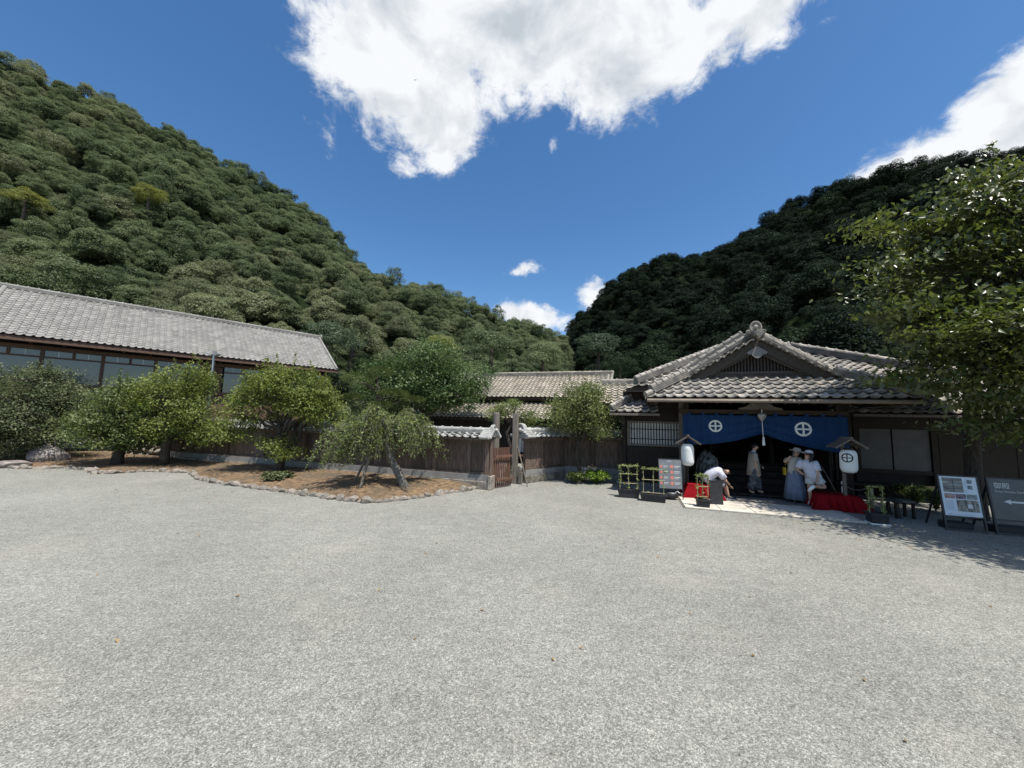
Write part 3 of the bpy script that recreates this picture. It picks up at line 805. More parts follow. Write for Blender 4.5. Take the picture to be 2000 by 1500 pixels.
for z in (1.70, 2.06):
    MB().box(4.402, 6.158, WV+.031, WV+.042, z-.014, z+.014).build('window_rail', wood_d, win)
for k in range(5):
    z0 = 2.37+k*.135; MB().box(4.05, 6.2, WV-.01-.004*k, WV+.028, z0, z0+.13).build('wall_batten', wood_d, hall)
# open porch: floor boards, broad steps, dark room behind
B('porch_slab', M('porch_slab', (.13, .125, .12), (.18, .17, .16), 3, .85, .3, 40), hall, 6.0, 11.2, 1.2, 3.0, 0, .05)
for k in range(5):
    B('threshold_board', wood_d, hall, 6.9+0*k, 10.2, 2.0+k*.17, 2.0+k*.17+.165, .10, .145)
for k in range(7):
    x = 7.0+k*.5; B('board_foot', wood_d, hall, x, x+.08, 2.0, 2.5, .051, .099)
for k in range(4):
    B('step', wood_d, hall, 6.5, 10.5, 3.0+k*.38, 3.40+k*.38, .05, .30+k*.19)
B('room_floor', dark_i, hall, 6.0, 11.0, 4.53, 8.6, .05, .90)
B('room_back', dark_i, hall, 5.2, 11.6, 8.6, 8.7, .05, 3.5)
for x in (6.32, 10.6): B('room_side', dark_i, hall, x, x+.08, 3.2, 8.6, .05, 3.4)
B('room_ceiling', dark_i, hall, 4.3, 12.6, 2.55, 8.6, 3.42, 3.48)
for k in range(6):
    x = 6.9+k*.62; B('inner_panel', wood_d, hall, x, x+.56, 8.52, 8.58, .95, 2.7)
for x in (7.4, 9.4): B('inner_post', wood_d, hall, x-.06, x+.06, 4.5, 4.62, .9, 3.4)
# main roof behind the gable
HV, HZ, hs = 2.6, 3.62, .5
H0, H1 = 4.49, 14.3
dpt = 3.6
fc = [(H0, HV, HZ), (H1, HV, HZ), (H1-dpt, HV+dpt, HZ+dpt*hs), (H0+dpt, HV+dpt, HZ+dpt*hs)]
MB().add([(x, y, z-.01) for x, y, z in fc]+[(x, y, z-.09) for x, y, z in fc], [(0, 1, 2, 3), (7, 6, 5, 4), (0, 4, 5, 1), (1, 5, 6, 2), (2, 6, 7, 3), (3, 7, 4, 0)]).build('main_roof_board', wood_h, hall)
for a, b, x in ((0, 3, H0), (1, 2, H1)):
    q = [fc[a], fc[b], (fc[b][0], 9.0, fc[b][2]), (x, 9.0, HZ)]
    MB().add([(x_, y, z-.012) for x_, y, z in q]+[(x_, y, z-.09) for x_, y, z in q], [(0, 1, 2, 3), (7, 6, 5, 4), (0, 4, 5, 1), (1, 5, 6, 2), (2, 6, 7, 3), (3, 7, 4, 0)]).build('main_roof_board', wood_h, hall)
def inside_gable(c):
    zz = RZ+.0-abs(c.x-uc)*(RZ-GZ)/gw if abs(c.x-uc) < gw else GZ-(abs(c.x-uc)-gw)*sl
    return c.y < 6.2 and c.z < zz-.05
tiles(hall, (H0-.03, HV-.05, HZ-.0), (1, 0, 0), (0, 1, hs), 34, 13, .29, .31, tile_c, single=True,
      keep=lambda c: c.x > H0+(c.y-HV)-.05 and c.x < H1-(c.y-HV)+.05 and c.y < HV+dpt and not inside_gable(c) and (c.x < 7.2 or c.x > 9.6))
for p, q, f in (((H0+.15, HV+.15, HZ+.13), (H0+dpt, HV+dpt, HZ+dpt*hs+.05), (-.7, -.7, 0)), ((H1-.15, HV+.15, HZ+.13), (H1-dpt, HV+dpt, HZ+dpt*hs+.05), (.7, -.7, 0))):
    ridge(hall, p, q, .26, 4, .055, tile_c, .085, .30)
    oni(hall, Vector(p)-Vector((0, 0, .02)), f, .17)
ridge(hall, (H0+dpt, HV+dpt, HZ+dpt*hs), (H1-dpt, HV+dpt, HZ+dpt*hs), .32, 5, .055, tile_c, .09, .30)
MB().box(H0, H0+1.4, HV-.01, HV+.06, HZ-.16, HZ-.02).build('eave_fascia', wood_h, hall)
MB().box(H0+.0, H0+.06, HV+.07, 8, HZ-.16, HZ-.02).build('eave_fascia', wood_h, hall)
B('upper_wall', wood_d, hall, 4.7, 4.78, 3.6, 8.0, 2.6, 3.5)
# small lean-to roof over the barred window
lz, lv = 2.66, 2.3
tiles(hall, (3.72, lv-.03, lz), (1, 0, 0), (0, 1, .52), 6, 5, .275, .30, tile_c, keep=lambda c: c.x > 3.72+(c.y-lv)*.9-.1)
MB().add([(3.72, lv, lz-.02), (5.4, lv, lz-.02), (5.4, lv+1.5, lz+.76), (4.9, lv+1.5, lz+.76), (3.72, lv, lz-.10), (5.4, lv, lz-.10), (5.4, lv+1.5, lz+.68), (4.9, lv+1.5, lz+.68)],
         [(0, 1, 2, 3), (7, 6, 5, 4), (0, 4, 5, 1), (1, 5, 6, 2), (2, 6, 7, 3), (3, 7, 4, 0)]).build('lean_to_board', wood_h, hall)
ridge(hall, (3.76, lv+.1, lz+.09), (4.75, lv+1.25, lz+.72), .20, 3, .05, tile_c, .075, .30)
MB().box(3.7, 5.4, lv-.07, lv-.0, lz-.11, lz-.03).build('lean_to_fascia', wood_g, hall)
MB().prism([(4.06, 2.56), (4.22, 2.56), (4.22, 2.34), (4.18, 2.16), (4.12, 2.13), (4.09, 2.3)][::-1], 2.42, 2.52).build('bracket', wood_d, hall)
MB().beam((4.16, 2.3, 2.50), (4.16, WV-.02, 2.50), .09, .12).build('bracket_arm', wood_d, hall)

# ---------------------------------------------------------------- right wing
wing = thing('right_wing', 'low dark timber wing with grey sliding panels, right of the blue curtain', 'building', (14, 4.3, 0))
rv, rz0 = 3.5, 2.80
MB().add([(11.3, rv, rz0-.02), (20, rv, rz0-.02), (20, rv+2.2, rz0+1.1), (11.3, rv+2.2, rz0+1.1), (11.3, rv, rz0-.10), (20, rv, rz0-.10), (20, rv+2.2, rz0+1.02), (11.3, rv+2.2, rz0+1.02)],
         [(0, 1, 2, 3), (7, 6, 5, 4), (0, 4, 5, 1), (1, 5, 6, 2), (2, 6, 7, 3), (3, 7, 4, 0)]).build('roof_board', wood_h, wing)
tiles(wing, (11.3, rv-.05, rz0), (1, 0, 0), (0, 1, .51), 30, 7, .29, .33, tile_c)
B('gutter', wood_g, wing, 11.4, 20, rv-.12, rv-.05, rz0-.12, rz0-.04)
pv = 4.3
for x0, x1 in ((10.85, 11.18), (11.42, 11.76), (11.98, 12.82), (12.87, 13.83)):
    B('sliding_panel', M('grey_panel', (.085, .085, .088), (.11, .11, .112), 2, .85) if 'grey_panel' not in MATS else MATS['grey_panel'], wing, x0, x1, pv+.02, pv+.05, .93, 2.28)
for x in (11.30, 11.87, 13.93): B('post', wood_d, wing, x-.08, x+.08, pv-.04, pv+.10, .0, 2.75)
B('panel_head', wood_d, wing, 10.75, 20, pv-.02, pv+.08, 2.285, 2.74)
B('panel_sill', wood_d, wing, 10.75, 14.02, pv-.021, pv+.081, .80, .925)
B('veranda', wood_d, wing, 10.9, 14.3, pv-.75, pv-.05, .44, .50)
for x in (11.2, 12.3, 13.4): B('veranda_leg', wood_d, wing, x-.05, x+.05, pv-.70, pv-.60, 0, .438)
B('under_wall', dark_i, wing, 10.75, 20, pv+.11, pv+.2, 0, 2.9)
for k in range(18):
    x0 = 14.05+k*.31; B('wall_board', wood_d, wing, x0, x0+.304, pv+.0+.006*(k % 3), pv+.09, .2, 2.28)
B('wall_foot', stone_m, wing, 14.02, 19.8, pv-.04, pv+.1, 0, .19)

# ================================================================ roofed boundary walls
def roofed_wall(root, p, q, posts, ridge_z=1.98, plinth_foot=.0, tmat=tile_w, skip=None, tile_w_=.272):
    """timber wall with a low tiled roof, p to q in u,v; the front is the -v side"""
    p, q = Vector((p[0], p[1], 0)), Vector((q[0], q[1], 0)); d = q-p; ln = d.length; d.normalize(); nf = Vector((d.y, -d.x, 0))
    up = Vector((0, 0, 1))
    def P(s, o, z): return p+d*s+nf*o+up*z
    def bar(name, mat, s0, s1, o, z, w, h, bevel=0):
        return MB().beam(P(s0, o, z), P(s1, o, z), w, h).build(name, mat, root, bevel=bevel)
    zf = plinth_foot
    k = int(ln/.85); L = ln/k
    for i in range(k):
        s = i*L
        MB().beam(P(s+.008, .09, .13), P(s+L-.008, .09, .13), .26, .26).build('plinth_stone', stone_m, root, bevel=.012)
    bar('concrete_band', plaster, 0, ln, .065, .365, .23, .20)
    bar('bottom_rail', wood_b, 0, ln, .06, .49, .15, .07)
    bar('top_rail', wood_b, 0, ln, .06, 1.57, .16, .10)
    k = int(ln/.27); L = ln/k
    bme = bpy.data.meshes.new('plank'); mb = MB().box(0, L-.006, -.016, .016, 0, 1.0)
    bme.from_pydata(mb.v, [], mb.f); bme.materials.append(wood_b); bme.update()
    ang = math.atan2(d.y, d.x); off = OFF[root.name]
    for i in range(k):
        o = put('plank', bme, root, P(i*L, .045+random.uniform(-.004, .004), .522)-off, (0, 0, ang))
    for s in posts:
        MB().beam(P(s, .085, .44), P(s, .085, 1.62), .13, .13, d).build('post', wood_b, root, bevel=.008)
    # roof
    e, ez, rz = .40, 1.66, ridge_z-.17
    for sg in (1, -1):
        vs = [P(0, 0, rz), P(ln, 0, rz), P(ln, sg*e, ez), P(0, sg*e, ez)]
        f = [(0, 1, 2, 3), (7, 6, 5, 4), (0, 4, 5, 1), (1, 5, 6, 2), (2, 6, 7, 3), (3, 7, 4, 0)]
        MB().add(vs+[x-up*.05 for x in vs], f).build('roof_board', wood_b, root)
    ncol = int(ln/tile_w_); w = ln/ncol; sl_ = Vector(-nf*e+up*(rz-ez)); L2 = sl_.length/2
    tiles(root, P(0, e+.03, ez+.0), d, sl_, ncol, 2, w, L2, tmat, keep=skip)
    tiles(root, P(ln, -e-.03, ez), -d, Vector(nf*e+up*(rz-ez)), ncol, 2, w, L2, tmat, single=False)
    ridge(root, P(0, 0, rz+.0), P(ln, 0, rz+.0), .22, 3, .045, tmat, .07, .36)
    for i in range(int(ln/.55)):
        s = .2+i*.55
        MB().beam(P(s, .10, 1.60), P(s, e-.03, 1.625), .05, .05).build('eave_bracket', wood_b, root)
    return P, ln, d, nf

lw = thing('roofed_wall', 'long weathered plank wall under a pale tile cap, behind the garden trees', 'wall', (-7, 0, 0))
P, ln, d, nf = roofed_wall(lw, (-16.2, 0), (0, 0), [.1, 2.0, 4.1, 6.2, 8.3, 10.4, 12.5, 14.15, 15.45, 16.1])
oni(lw, P(ln+.05, 0, 1.70), d, .34, tile_w)
# scrolled gable end tiles at the corner
for s in (-1, 1):
    m = MB()
    for k in range(5):
        t = k/4; c = P(ln-.02, s*(.12+.34*t), 1.93-.23*t); m.tube([c-d*.22, c+d*.14], [.06, .055], 8)
        m.ball(c+d*.15, .058, 6)
    m.tube([P(ln+.05, s*.42, 1.70)+nf*s*.0, P(ln+.10, s*.52, 1.71)], [.07, .045], 8)
    m.build('gable_end_tile', tile_w, lw)
MB().prism([(-.33, 1.62), (.33, 1.62), (0, 1.86)], 0, .04).build('gable_board', wood_b, lw).matrix_local = Matrix.Translation(Vector((0.01, 0, 0))-OFF[lw.name])@Matrix.Rotation(R(90), 4, 'Z')@Matrix.Translation(OFF[lw.name])
B('end_board', wood_b, lw, .0, .03, -.12, .10, .45, 1.6)
B('end_base', stone_m, lw, .0, .12, -.26, .12, 0, .44, bevel=.015)

rw = thing('roofed_wall', 'shaded plank wall with tile cap between the gate and the entrance hall', 'wall', (2.4, 3.0, 0))
P2, ln2, d2, nf2 = roofed_wall(rw, (.62, 1.62), (1.72, 3.62), [.08, 1.15, 2.2], tile_w_=.262)
roofed_wall(rw, (1.66, 3.72), (4.22, 3.86), [.4, 1.3, 2.4], tile_w_=.262)
oni(rw, P2(-.06, 0, 1.62), -d2, .46, tile_w)
for s in (-1, 1):
    m = MB()
    for k in range(4):
        t = k/3; c = P2(.0, s*(.14+.32*t), 1.90-.20*t); m.tube([c-d2*.16, c+d2*.2], [.055, .06], 8); m.ball(c-d2*.16, .055, 6)
    m.build('gable_end_tile', tile_w, rw)
for k in range(3): B('foot_stone', wood_p, rw, .56+.05*k, .60+.05*k, 1.30, 1.42, 0, .62-.1*k)

# gate posts
gp = thing('gate_post', 'tall grey squared gate post with raking braces, in front of the wall opening', 'post', (.41, 1.39, 0))
B('post_shaft', wood_p, gp, .31, .50, 1.29, 1.48, 0, 2.52, bevel=.012)
MB().tube([(.50, 1.36, 1.36), (1.02, .95, .0)], .022, 6).build('brace', wood_g, gp)
MB().tube([(.32, 1.44, 1.30), (-.1, 2.1, .5)], .018, 6).build('brace', wood_g, gp)
gp2 = thing('gate_post', 'tall round-topped grey post rising behind the corner of the tile capped wall', 'post', (-.42, 1.55, 0))
MB().tube([(-.42, 1.55, 0), (-.42, 1.55, 2.50), (-.42, 1.55, 2.56)], [.14, .13, .11], 14).build('post_shaft', wood_p, gp2, smooth=False)
gd = thing('slatted_gate', 'reddish brown slatted gate leaf leaning at the wall corner', 'gate', (.10, .10, 0), rotz=0, local=True)
for k in range(9):
    x = -.02+k*.045
    MB().beam((x, .0+k*.085, .03), (x-.10, .02+k*.085, 1.33), .035, .055, (1, 0, 0)).build('slat', wood_r, gd)
for z in (.30, 1.05):
    MB().beam((.10-.1*z/1.3, .0, z), (.48-.1*z/1.3, .70, z), .03, .07).build('gate_rail', wood_r, gd)

# ================================================================ inner buildings seen over the wall
def simple_roof(root, u0, u1, v0, z0, v1, z1, w, L, mat, board=wood_h):
    MB().add([(u0, v0, z0-.03), (u1, v0, z0-.03), (u1, v1, z1-.03), (u0, v1, z1-.03), (u0, v0, z0-.12), (u1, v0, z0-.12), (u1, v1, z1-.12), (u0, v1, z1-.12)],
             [(0, 1, 2, 3), (7, 6, 5, 4), (0, 4, 5, 1), (1, 5, 6, 2), (2, 6, 7, 3), (3, 7, 4, 0)]).build('roof_board', board, root)
    ln = math.hypot(v1-v0, z1-z0); nr = round(ln/L)
    tiles(root, (u0, v0-.04, z0), (1, 0, 0), (0, v1-v0, z1-z0), round((u1-u0)/w), nr, (u1-u0)/round((u1-u0)/w), ln/nr, mat, single=False)

mh = thing('inner_house', 'inner house with wide warm grey tiled gable roof beyond the gate', 'house', (-1.5, 12, 0))
simple_roof(mh, -8.0, 3.3, 9.0, 3.62, 12.0, 5.22, .27, .26, tile_f)
MB().add([(-8, 12, 5.2), (3.3, 12, 5.2), (3.3, 15, 3.6), (-8, 15, 3.6)], [(0, 1, 2, 3)]).build('rear_roof', tile_f, mh)
ridge(mh, (-8.0, 12.0, 5.18), (3.36, 12.0, 5.18), .34, 4, .06, tile_f, .08, .33, joined=True, body=tile_c)
oni(mh, (3.38, 12.0, 5.22), (1, 0, 0), .22, tile_c)
for k in range(2): MB().tube([(3.12+k*.22, 8.98, 3.68), (3.12+k*.22, 12.0, 5.28)], .075, 8).build('verge_ridge', tile_f, mh)
MB().prism([(9.3, 3.5), (14.7, 3.5), (12, 4.95)], 0, .05).build('gable_wall', wood_d, mh).matrix_local = Matrix.Translation(Vector((3.15, 0, 0))-OFF[mh.name])@Matrix.Rotation(R(90), 4, 'Z')@Matrix.Translation(OFF[mh.name])
B('wall', wood_d, mh, -7.6, 3.05, 9.8, 9.9, 0, 3.7)
B('eave_beam', wood_h, mh, -8, 3.3, 9.15, 9.25, 3.42, 3.55)
simple_roof(mh, -8.4, 2.5, 7.0, 2.36, 9.5, 3.35, .27, .27, tile_f)
B('wall', dark_i, mh, -7.6, 2.3, 7.9, 8.0, 0, 2.7)
for k in range(6):
    x = -1.6+k*.62
    pn = B('sliding_door', paper_m if k in (0, 1, 2) else wood_d, mh, x, x+.58, 7.82, 7.86, .55, 1.95)
    for j in range(1, 3): MB().box(x+.58*j/3-.012, x+.58*j/3+.012, 7.79, 7.815, .55, 1.95).build('door_bar', wood_d, pn)
B('veranda', wood_r, mh, -2.2, 2.3, 7.2, 7.78, .38, .45)

cw = thing('connecting_house', 'short tiled roof joining the inner house to the entrance hall', 'house', (3.0, 5, 0))
simple_roof(cw, 3.2, 4.55, 3.35, 3.02, 5.2, 3.98, .27, .27, tile_f)
ridge(cw, (3.2, 5.2, 3.96), (4.6, 5.2, 3.96), .30, 3, .055, tile_f, .08, .33, joined=True, body=tile_c)
B('wall', wood_d, cw, 1.2, 4.4, 4.4, 4.5, 0, 3.2)

# ================================================================ long hall at the left
museum = thing('long_hall', 'long timber hall with silver tiled roof and a band of large windows at the left', 'building', (-20, 24, 0), 'w')
bd = Vector((.70112, .71305, 0)); bn = Vector((.71305, -.70112, 0)); EE = Vector((-12.39, 26.0, 0)); upz = Vector((0, 0, 1))
def Q(s, o, z): return EE-bd*s+bn*o+upz*z          # s metres back along the eave from its right end, o outwards
SL = 19.0
vs = [Q(SL, 0, 5.50), Q(0, 0, 5.50), Q(0, -4.24, 8.36), Q(SL, -4.24, 8.36)]
MB().add([x-upz*.03 for x in vs]+[x-upz*.14 for x in vs], [(0, 1, 2, 3), (7, 6, 5, 4), (0, 4, 5, 1), (1, 5, 6, 2), (2, 6, 7, 3), (3, 7, 4, 0)]).build('roof_board', wood_m, museum)
vs2 = [Q(SL, -4.24, 8.36), Q(0, -4.24, 8.36), Q(0, -8.48, 5.5), Q(SL, -8.48, 5.5)]
MB().add(vs2, [(0, 1, 2, 3)]).build('rear_roof', tile_l, museum)
tiles(museum, Q(SL, .06, 5.52), bd, Vector(-bn*4.24+upz*2.86), int(SL/.27), 20, SL/int(SL/.27), math.hypot(4.24, 2.86)/20, tile_l, single=False, step=.010, amp=1.15)
ridge(museum, Q(SL, -4.24, 8.34), Q(-.05, -4.24, 8.34), .36, 3, .06, tile_l, .09, .34, joined=True)
oni(museum, Q(-.08, -4.24, 8.4), bd, .24, tile_l)
MB().tube([Q(.08, .05, 5.58), Q(.08, -4.24, 8.45)], .08, 8).build('verge_tile_row', tile_l, museum)
MB().tube([Q(15.0, .05, 5.58), Q(15.0, -4.24, 8.45)], .09, 8).build('roof_hip_row', tile_l, museum)
MB().beam(Q(.06, .0, 5.38), Q(.06, -4.24, 8.24), .05, .22).build('barge_board', wood_m, museum)
g = [Q(.35, -1.0, 0), Q(.35, -7.5, 0), Q(.35, -7.5, 6.0), Q(.35, -4.24, 8.1), Q(.35, -1.0, 6.0)]
MB().add(g, [(0, 1, 2, 3, 4)]).build('gable_wall', wood_m, museum)
MB().beam(Q(SL, -.02, 5.36), Q(0, -.02, 5.36), .05, .16).build('eave_fascia', wood_m, museum)
MB().beam(Q(SL, -.55, 5.44), Q(.2, -.55, 5.44), .9, .05).build('soffit', wood_m, museum)
for k in range(19):
    s = .5+k*1.0; MB().beam(Q(s, -1.0, 5.34), Q(s, -.05, 5.34), .08, .09).build('rafter_end', wood_m, museum)
MB().beam(Q(SL, -1.2, 2.2), Q(.35, -1.2, 2.2), .2, 2.6).build('lower_wall', wood_m, museum)
MB().beam(Q(SL, -1.3, 4.4), Q(.35, -1.3, 4.4), .04, 2.0).build('dark_room', dark_i, museum)
MB().beam(Q(SL, -1.1, 5.14), Q(.35, -1.1, 5.14), .14, .20).build('head_beam', wood_m, museum)
MB().beam(Q(SL, -1.1, 3.42), Q(.35, -1.1, 3.42), .16, .16).build('sill_beam', wood_m, museum)
glass = M('window_glass', (.055, .075, .085), rough=.06, spec=.9)
# bays between timber posts: two big lower panes and two transom lights each
s = .45; bay = 0
while s < SL-1.2:
    wdt = 1.95
    boarded = bay in (3, 7) and False
    if 5.6 < s < 6.9 or (bay == 3):
        for k in range(11):
            MB().beam(Q(s+.02, -1.08, 3.53+k*.14), Q(s+.95, -1.08, 3.53+k*.14), .05, .128).build('wall_board', wood_m, museum)
        MB().tube([Q(s+.45, -.9, 3.3), Q(s+.45, -.9, 5.3)], .035, 6).build('downpipe', wood_g, museum)
        s += 1.0; bay += 1
        continue
    MB().beam(Q(s, -1.08, 3.5), Q(s, -1.08, 5.06), .13, .13, bd).build('window_post', wood_m, museum)
    f = MB().beam(Q(s+.07, -1.08, 4.72), Q(s+wdt-.07, -1.08, 4.72), .08, .07)
    f.beam(Q(s+wdt/2, -1.08, 4.76), Q(s+wdt/2, -1.08, 5.06), .08, .10, bd)
    fo = f.build('window', wood_m, museum)
    for a, b in ((s+.07, s+wdt/2-.05), (s+wdt/2+.05, s+wdt-.07)):
        MB().beam(Q(a, -1.10, 4.90), Q(b, -1.10, 4.90), .012, .29).build('pane', glass, fo)
        MB().beam(Q((a+b)/2, -1.085, 4.757), Q((a+b)/2, -1.085, 5.04), .016, .016, bd).build('muntin', white_m, fo)
    MB().beam(Q(s+.07, -1.10, 4.09), Q(s+wdt-.07, -1.10, 4.09), .012, 1.18).build('pane', glass, fo)
    s += wdt; bay += 1
ann = thing('annex_roof', 'end of a neighbouring tiled roof past the left end of the long hall', 'roof', (-33, 20, 0), 'w')
q0, q1 = Q(SL+.3, -4.6, 7.95), Q(SL+9, -4.6, 7.95)
mbx = MB().add([q1, q0, q0+bn*3.4-upz*2.3, q1+bn*3.4-upz*2.3], [(3, 2, 1, 0)]); mbx.build('roof_slope', tile_l, ann)
ridge(ann, q1, q0, .3, 3, .06, tile_l, .08, .34, joined=True)
MB().beam(q0+bn*1.5-upz*4.2, q1+bn*1.5-upz*4.2, .2, 6.0).build('wall', wood_m, ann)
# stone retaining wall at the left of the timber wall
sw = thing('stone_wall', 'low rough stone wall between the bushy left trees', 'wall', (-17, .2, 0))
for i in range(7):
    for j in range(4):
        x = -19.6+i*.52+(j % 2)*.2; s_ = .5
        o = put('wall_stone', random.choice(stone_meshes), sw, Vector((x, .15+random.uniform(-.05, .05), .14+j*.25))-OFF[sw.name], (random.uniform(-.1, .1), random.uniform(-.1, .1), random.uniform(-.2, .2)))
        o.scale = (.6, .5, .33)

# ================================================================ trees and plants
def branch_path(r, a, b, sag=.12, n=6, wob=.06):
    a, b = np.array(a, float), np.array(b, float); L = np.linalg.norm(b-a); t = np.linspace(0, 1, n)[:, None]
    p = a*(1-t)+b*t
    p[:, 2] += (np.sin(t[:, 0]*math.pi))*L*sag
    p[1:-1] += r.normal(0, wob*L, (n-2, 3))*.5
    return p

def garden_tree(name, label, base, trunk, tr, lobes, bark, leaf, seed, clumps=240, per=60, lsize=.075, sig=.17, limbs=9, group=None, aspect=.5,
                up=.55, jit=.6, droop=.3, gap=.25, shell=.55, twig=.012, bare=0, shoots=0, flat=.6):
    """trunk: polyline (relative to base), tr: radii, lobes: list of (centre, radii) relative to base. Limbs fan out from the trunk to leaf clumps."""
    r = np.random.default_rng(seed)
    t = thing(name, label, 'tree', base, 'w', group=group, local=True)
    lob = [(np.array(c, float), np.array(q, float)) for c, q in lobes]
    wts = np.array([q[0]*q[1]*q[2] for _, q in lob])**.75; wts /= wts.sum()
    C = []
    ph = r.uniform(0, 6, 6)
    while len(C) < clumps:
        c, q = lob[r.choice(len(lob), p=wts)]
        d = unit(r.normal(size=3)); rad = shell+(1-shell)*r.random()**.6 if r.random() < .8 else r.random()**.5
        p = c+d*q*rad
        g = math.sin(p[0]*2.3+ph[0])*math.sin(p[1]*2.1+ph[1])*math.sin(p[2]*2.9+ph[2])
        if g < -gap and r.random() < .8: continue
        C.append(p)
    C = np.array(C)
    mb = MB(); trunk = np.array(trunk, float)
    mb.tube(trunk, tr, 9)
    # main limbs
    ends = C[r.choice(len(C), limbs, replace=False)]*.86+np.mean(C, 0)*.14
    nodes = []
    for e in ends:
        k = r.integers(max(1, len(trunk)//2), len(trunk)); a = trunk[k]
        pth = branch_path(r, a, e, .10, 7, .10); rr = np.linspace(tr[k]*.62, .016, 7)
        mb.tube(pth, rr, 6); nodes += [(p, q) for p, q in zip(pth[2:], rr[2:])]
    NP = np.array([p for p, _ in nodes]); NR = np.array([q for _, q in nodes])
    for c in C:
        i = np.argmin(np.sum((NP-c)**2, 1)+(NP[:, 2] > c[2]+.3)*.3)
        mb.tube(branch_path(r, NP[i], c, .06, 4, .12), np.linspace(min(NR[i]*.7, twig*2), twig*.35, 4), 4, cap=False)
    for k in range(bare):
        c = C[r.integers(len(C))]; d = unit(c-np.mean(C, 0)+np.array([0, 0, .3])); mb.tube([c, c+d*r.uniform(.2, .5)], [twig*.6, twig*.3], 3)
    SP = []
    if shoots:                      # upright water shoots along the top of the crown
        topc = C[np.argsort(C[:, 2]-.25*np.abs(C[:, 0]))[-int(len(C)*.55):]]
        for k in range(shoots):
            a = topc[r.integers(len(topc))]; L = r.uniform(.25, .75); e = a+np.array([r.normal(0, .12), r.normal(0, .12), L])
            mb.tube([a, (a+e)/2+r.normal(0, .02, 3), e], [.007, .005, .003], 3, cap=False); q = r.uniform(0, 1, int(34*L)+4)[:, None]; SP.append(a*(1-q)+e*q+r.normal(0, .04, (len(q), 3)))
    mb.build('trunk', bark, t, smooth=True)
    n = clumps*per
    ci = r.integers(0, clumps, n)
    off = r.normal(0, 1, (n, 3))*sig*np.array([1.15, 1.15, flat])*r.uniform(.6, 1.3, (clumps, 1))[ci]
    Pp = C[ci]+off
    if SP: SP = np.concatenate(SP); Pp = np.concatenate([Pp, SP]); off = np.concatenate([off, r.normal(size=SP.shape)]); n = len(Pp)
    cn = r.normal(0, .55, (clumps, 3)); cn = np.concatenate([cn[ci], r.normal(0, .5, (n-len(ci), 3))])
    nn = unit(unit(off)*.25+cn+np.array([0, 0, up])+r.normal(0, jit*.68, (n, 3)))
    v, f = leaf_cards(Pp, nn, lsize, r, aspect, .35, droop)
    put('crown', np_mesh('crown', v, f, leaf), t)
    return t, C

g_plum = leafm('plum_leaf', (.100, .136, .030), (.200, .232, .068), 0, .35, .5, .3, .35, 1.2)
g_olive = leafm('olive_leaf', (.092, .122, .038), (.180, .205, .078), 0, .35, .5, .3, .3, 1.2)
g_dark = leafm('grey_green_leaf', (.065, .088, .036), (.140, .160, .082), 0, .35, .5, .3, .25, 1.0)
g_mid = leafm('mid_green_leaf', (.065, .098, .026), (.135, .165, .058), 0, .35, .45, .4, .3, 1.0)
g_gloss = leafm('glossy_leaf', (.052, .092, .030), (.120, .168, .066), 0, .3, .5, .22, .22, 1.0)
g_weep = leafm('weeping_leaf', (.095, .135, .036), (.19, .225, .080), 0, .35, .5, .3, .3, 1.5)
g_big = leafm('cherry_leaf', (.055, .078, .020), (.125, .146, .042), 0, .32, .34, .6, .35, .9)
g_vine = leafm('vine_leaf', (.10, .14, .035), (.21, .25, .08), 0, .3, .5, .3, .35, 6)
g_fern = leafm('fern_leaf', (.10, .17, .02), (.19, .27, .045), 0, .3, .5, .3, .35, 3)
g_pine = leafm('pine_needle', (.045, .070, .018), (.10, .125, .035), 0, .3, .6, .2, .15, 2)

# left bushy trees in front of the long hall
b = gr(60, 903); garden_tree('garden_tree', 'dense grey green bushy tree at the left edge behind the boulder', b, [(0, 0, 0), (.1, 0, .8), (0, .1, 1.6), (-.1, .1, 2.4)], [.16, .13, .11, .08],
    [((-.2, 0, 2.4), (1.9, 1.5, 1.5)), ((-1.7, .2, 1.9), (1.7, 1.4, 1.5)), ((.9, -.1, 1.9), (1.3, 1.2, 1.3)), ((0, 0, 3.2), (1.3, 1.1, .9)), ((-.9, 0, 1.0), (1.9, 1.2, .7))], bark_d, g_dark, 21, 620, 60, .10, .21, 14, 'garden trees by the long wall', gap=.35, shoots=90)
b = gr(227, 912); garden_tree('garden_tree', 'round green tree, second from the left edge, on a short dark trunk', b, [(0, 0, -.05), (0, 0, .35), (.05, .05, .75), (.0, .1, 1.2)], [.24, .19, .17, .12],
    [((.05, 0, 2.1), (1.45, 1.3, 1.25)), ((-1.15, 0, 1.6), (1.0, 1.0, .85)), ((1.2, .1, 1.7), (1.0, 1.0, .9)), ((.2, -.1, 1.2), (1.5, 1.1, .5)), ((.3, 0, 3.0), (.8, .8, .7))], bark_d, g_mid, 22, 380, 60, .10, .19, 12, 'garden trees by the long wall', gap=.10, bare=10, shoots=80)
b = gr(318, 914); garden_tree('garden_tree', 'yellow green plum tree with open crown, left of the middle garden tree', b, [(0, 0, -.05), (.02, 0, .7), (.0, .05, 1.3), (.15, .1, 1.9)], [.19, .16, .14, .10],
    [((.1, 0, 2.8), (1.35, 1.2, 1.2)), ((1.3, 0, 2.0), (1.0, 1.0, .9)), ((-.9, .1, 2.3), (.9, .9, .9)), ((.6, 0, 3.5), (.9, .9, .7)), ((1.8, -.1, 1.45), (.7, .7, .45)), ((.2, -.3, 1.6), (.8, .6, .45))], bark_d, g_plum, 23, 340, 55, .10, .18, 15, 'garden trees by the long wall', gap=.04, bare=14, shoots=100)
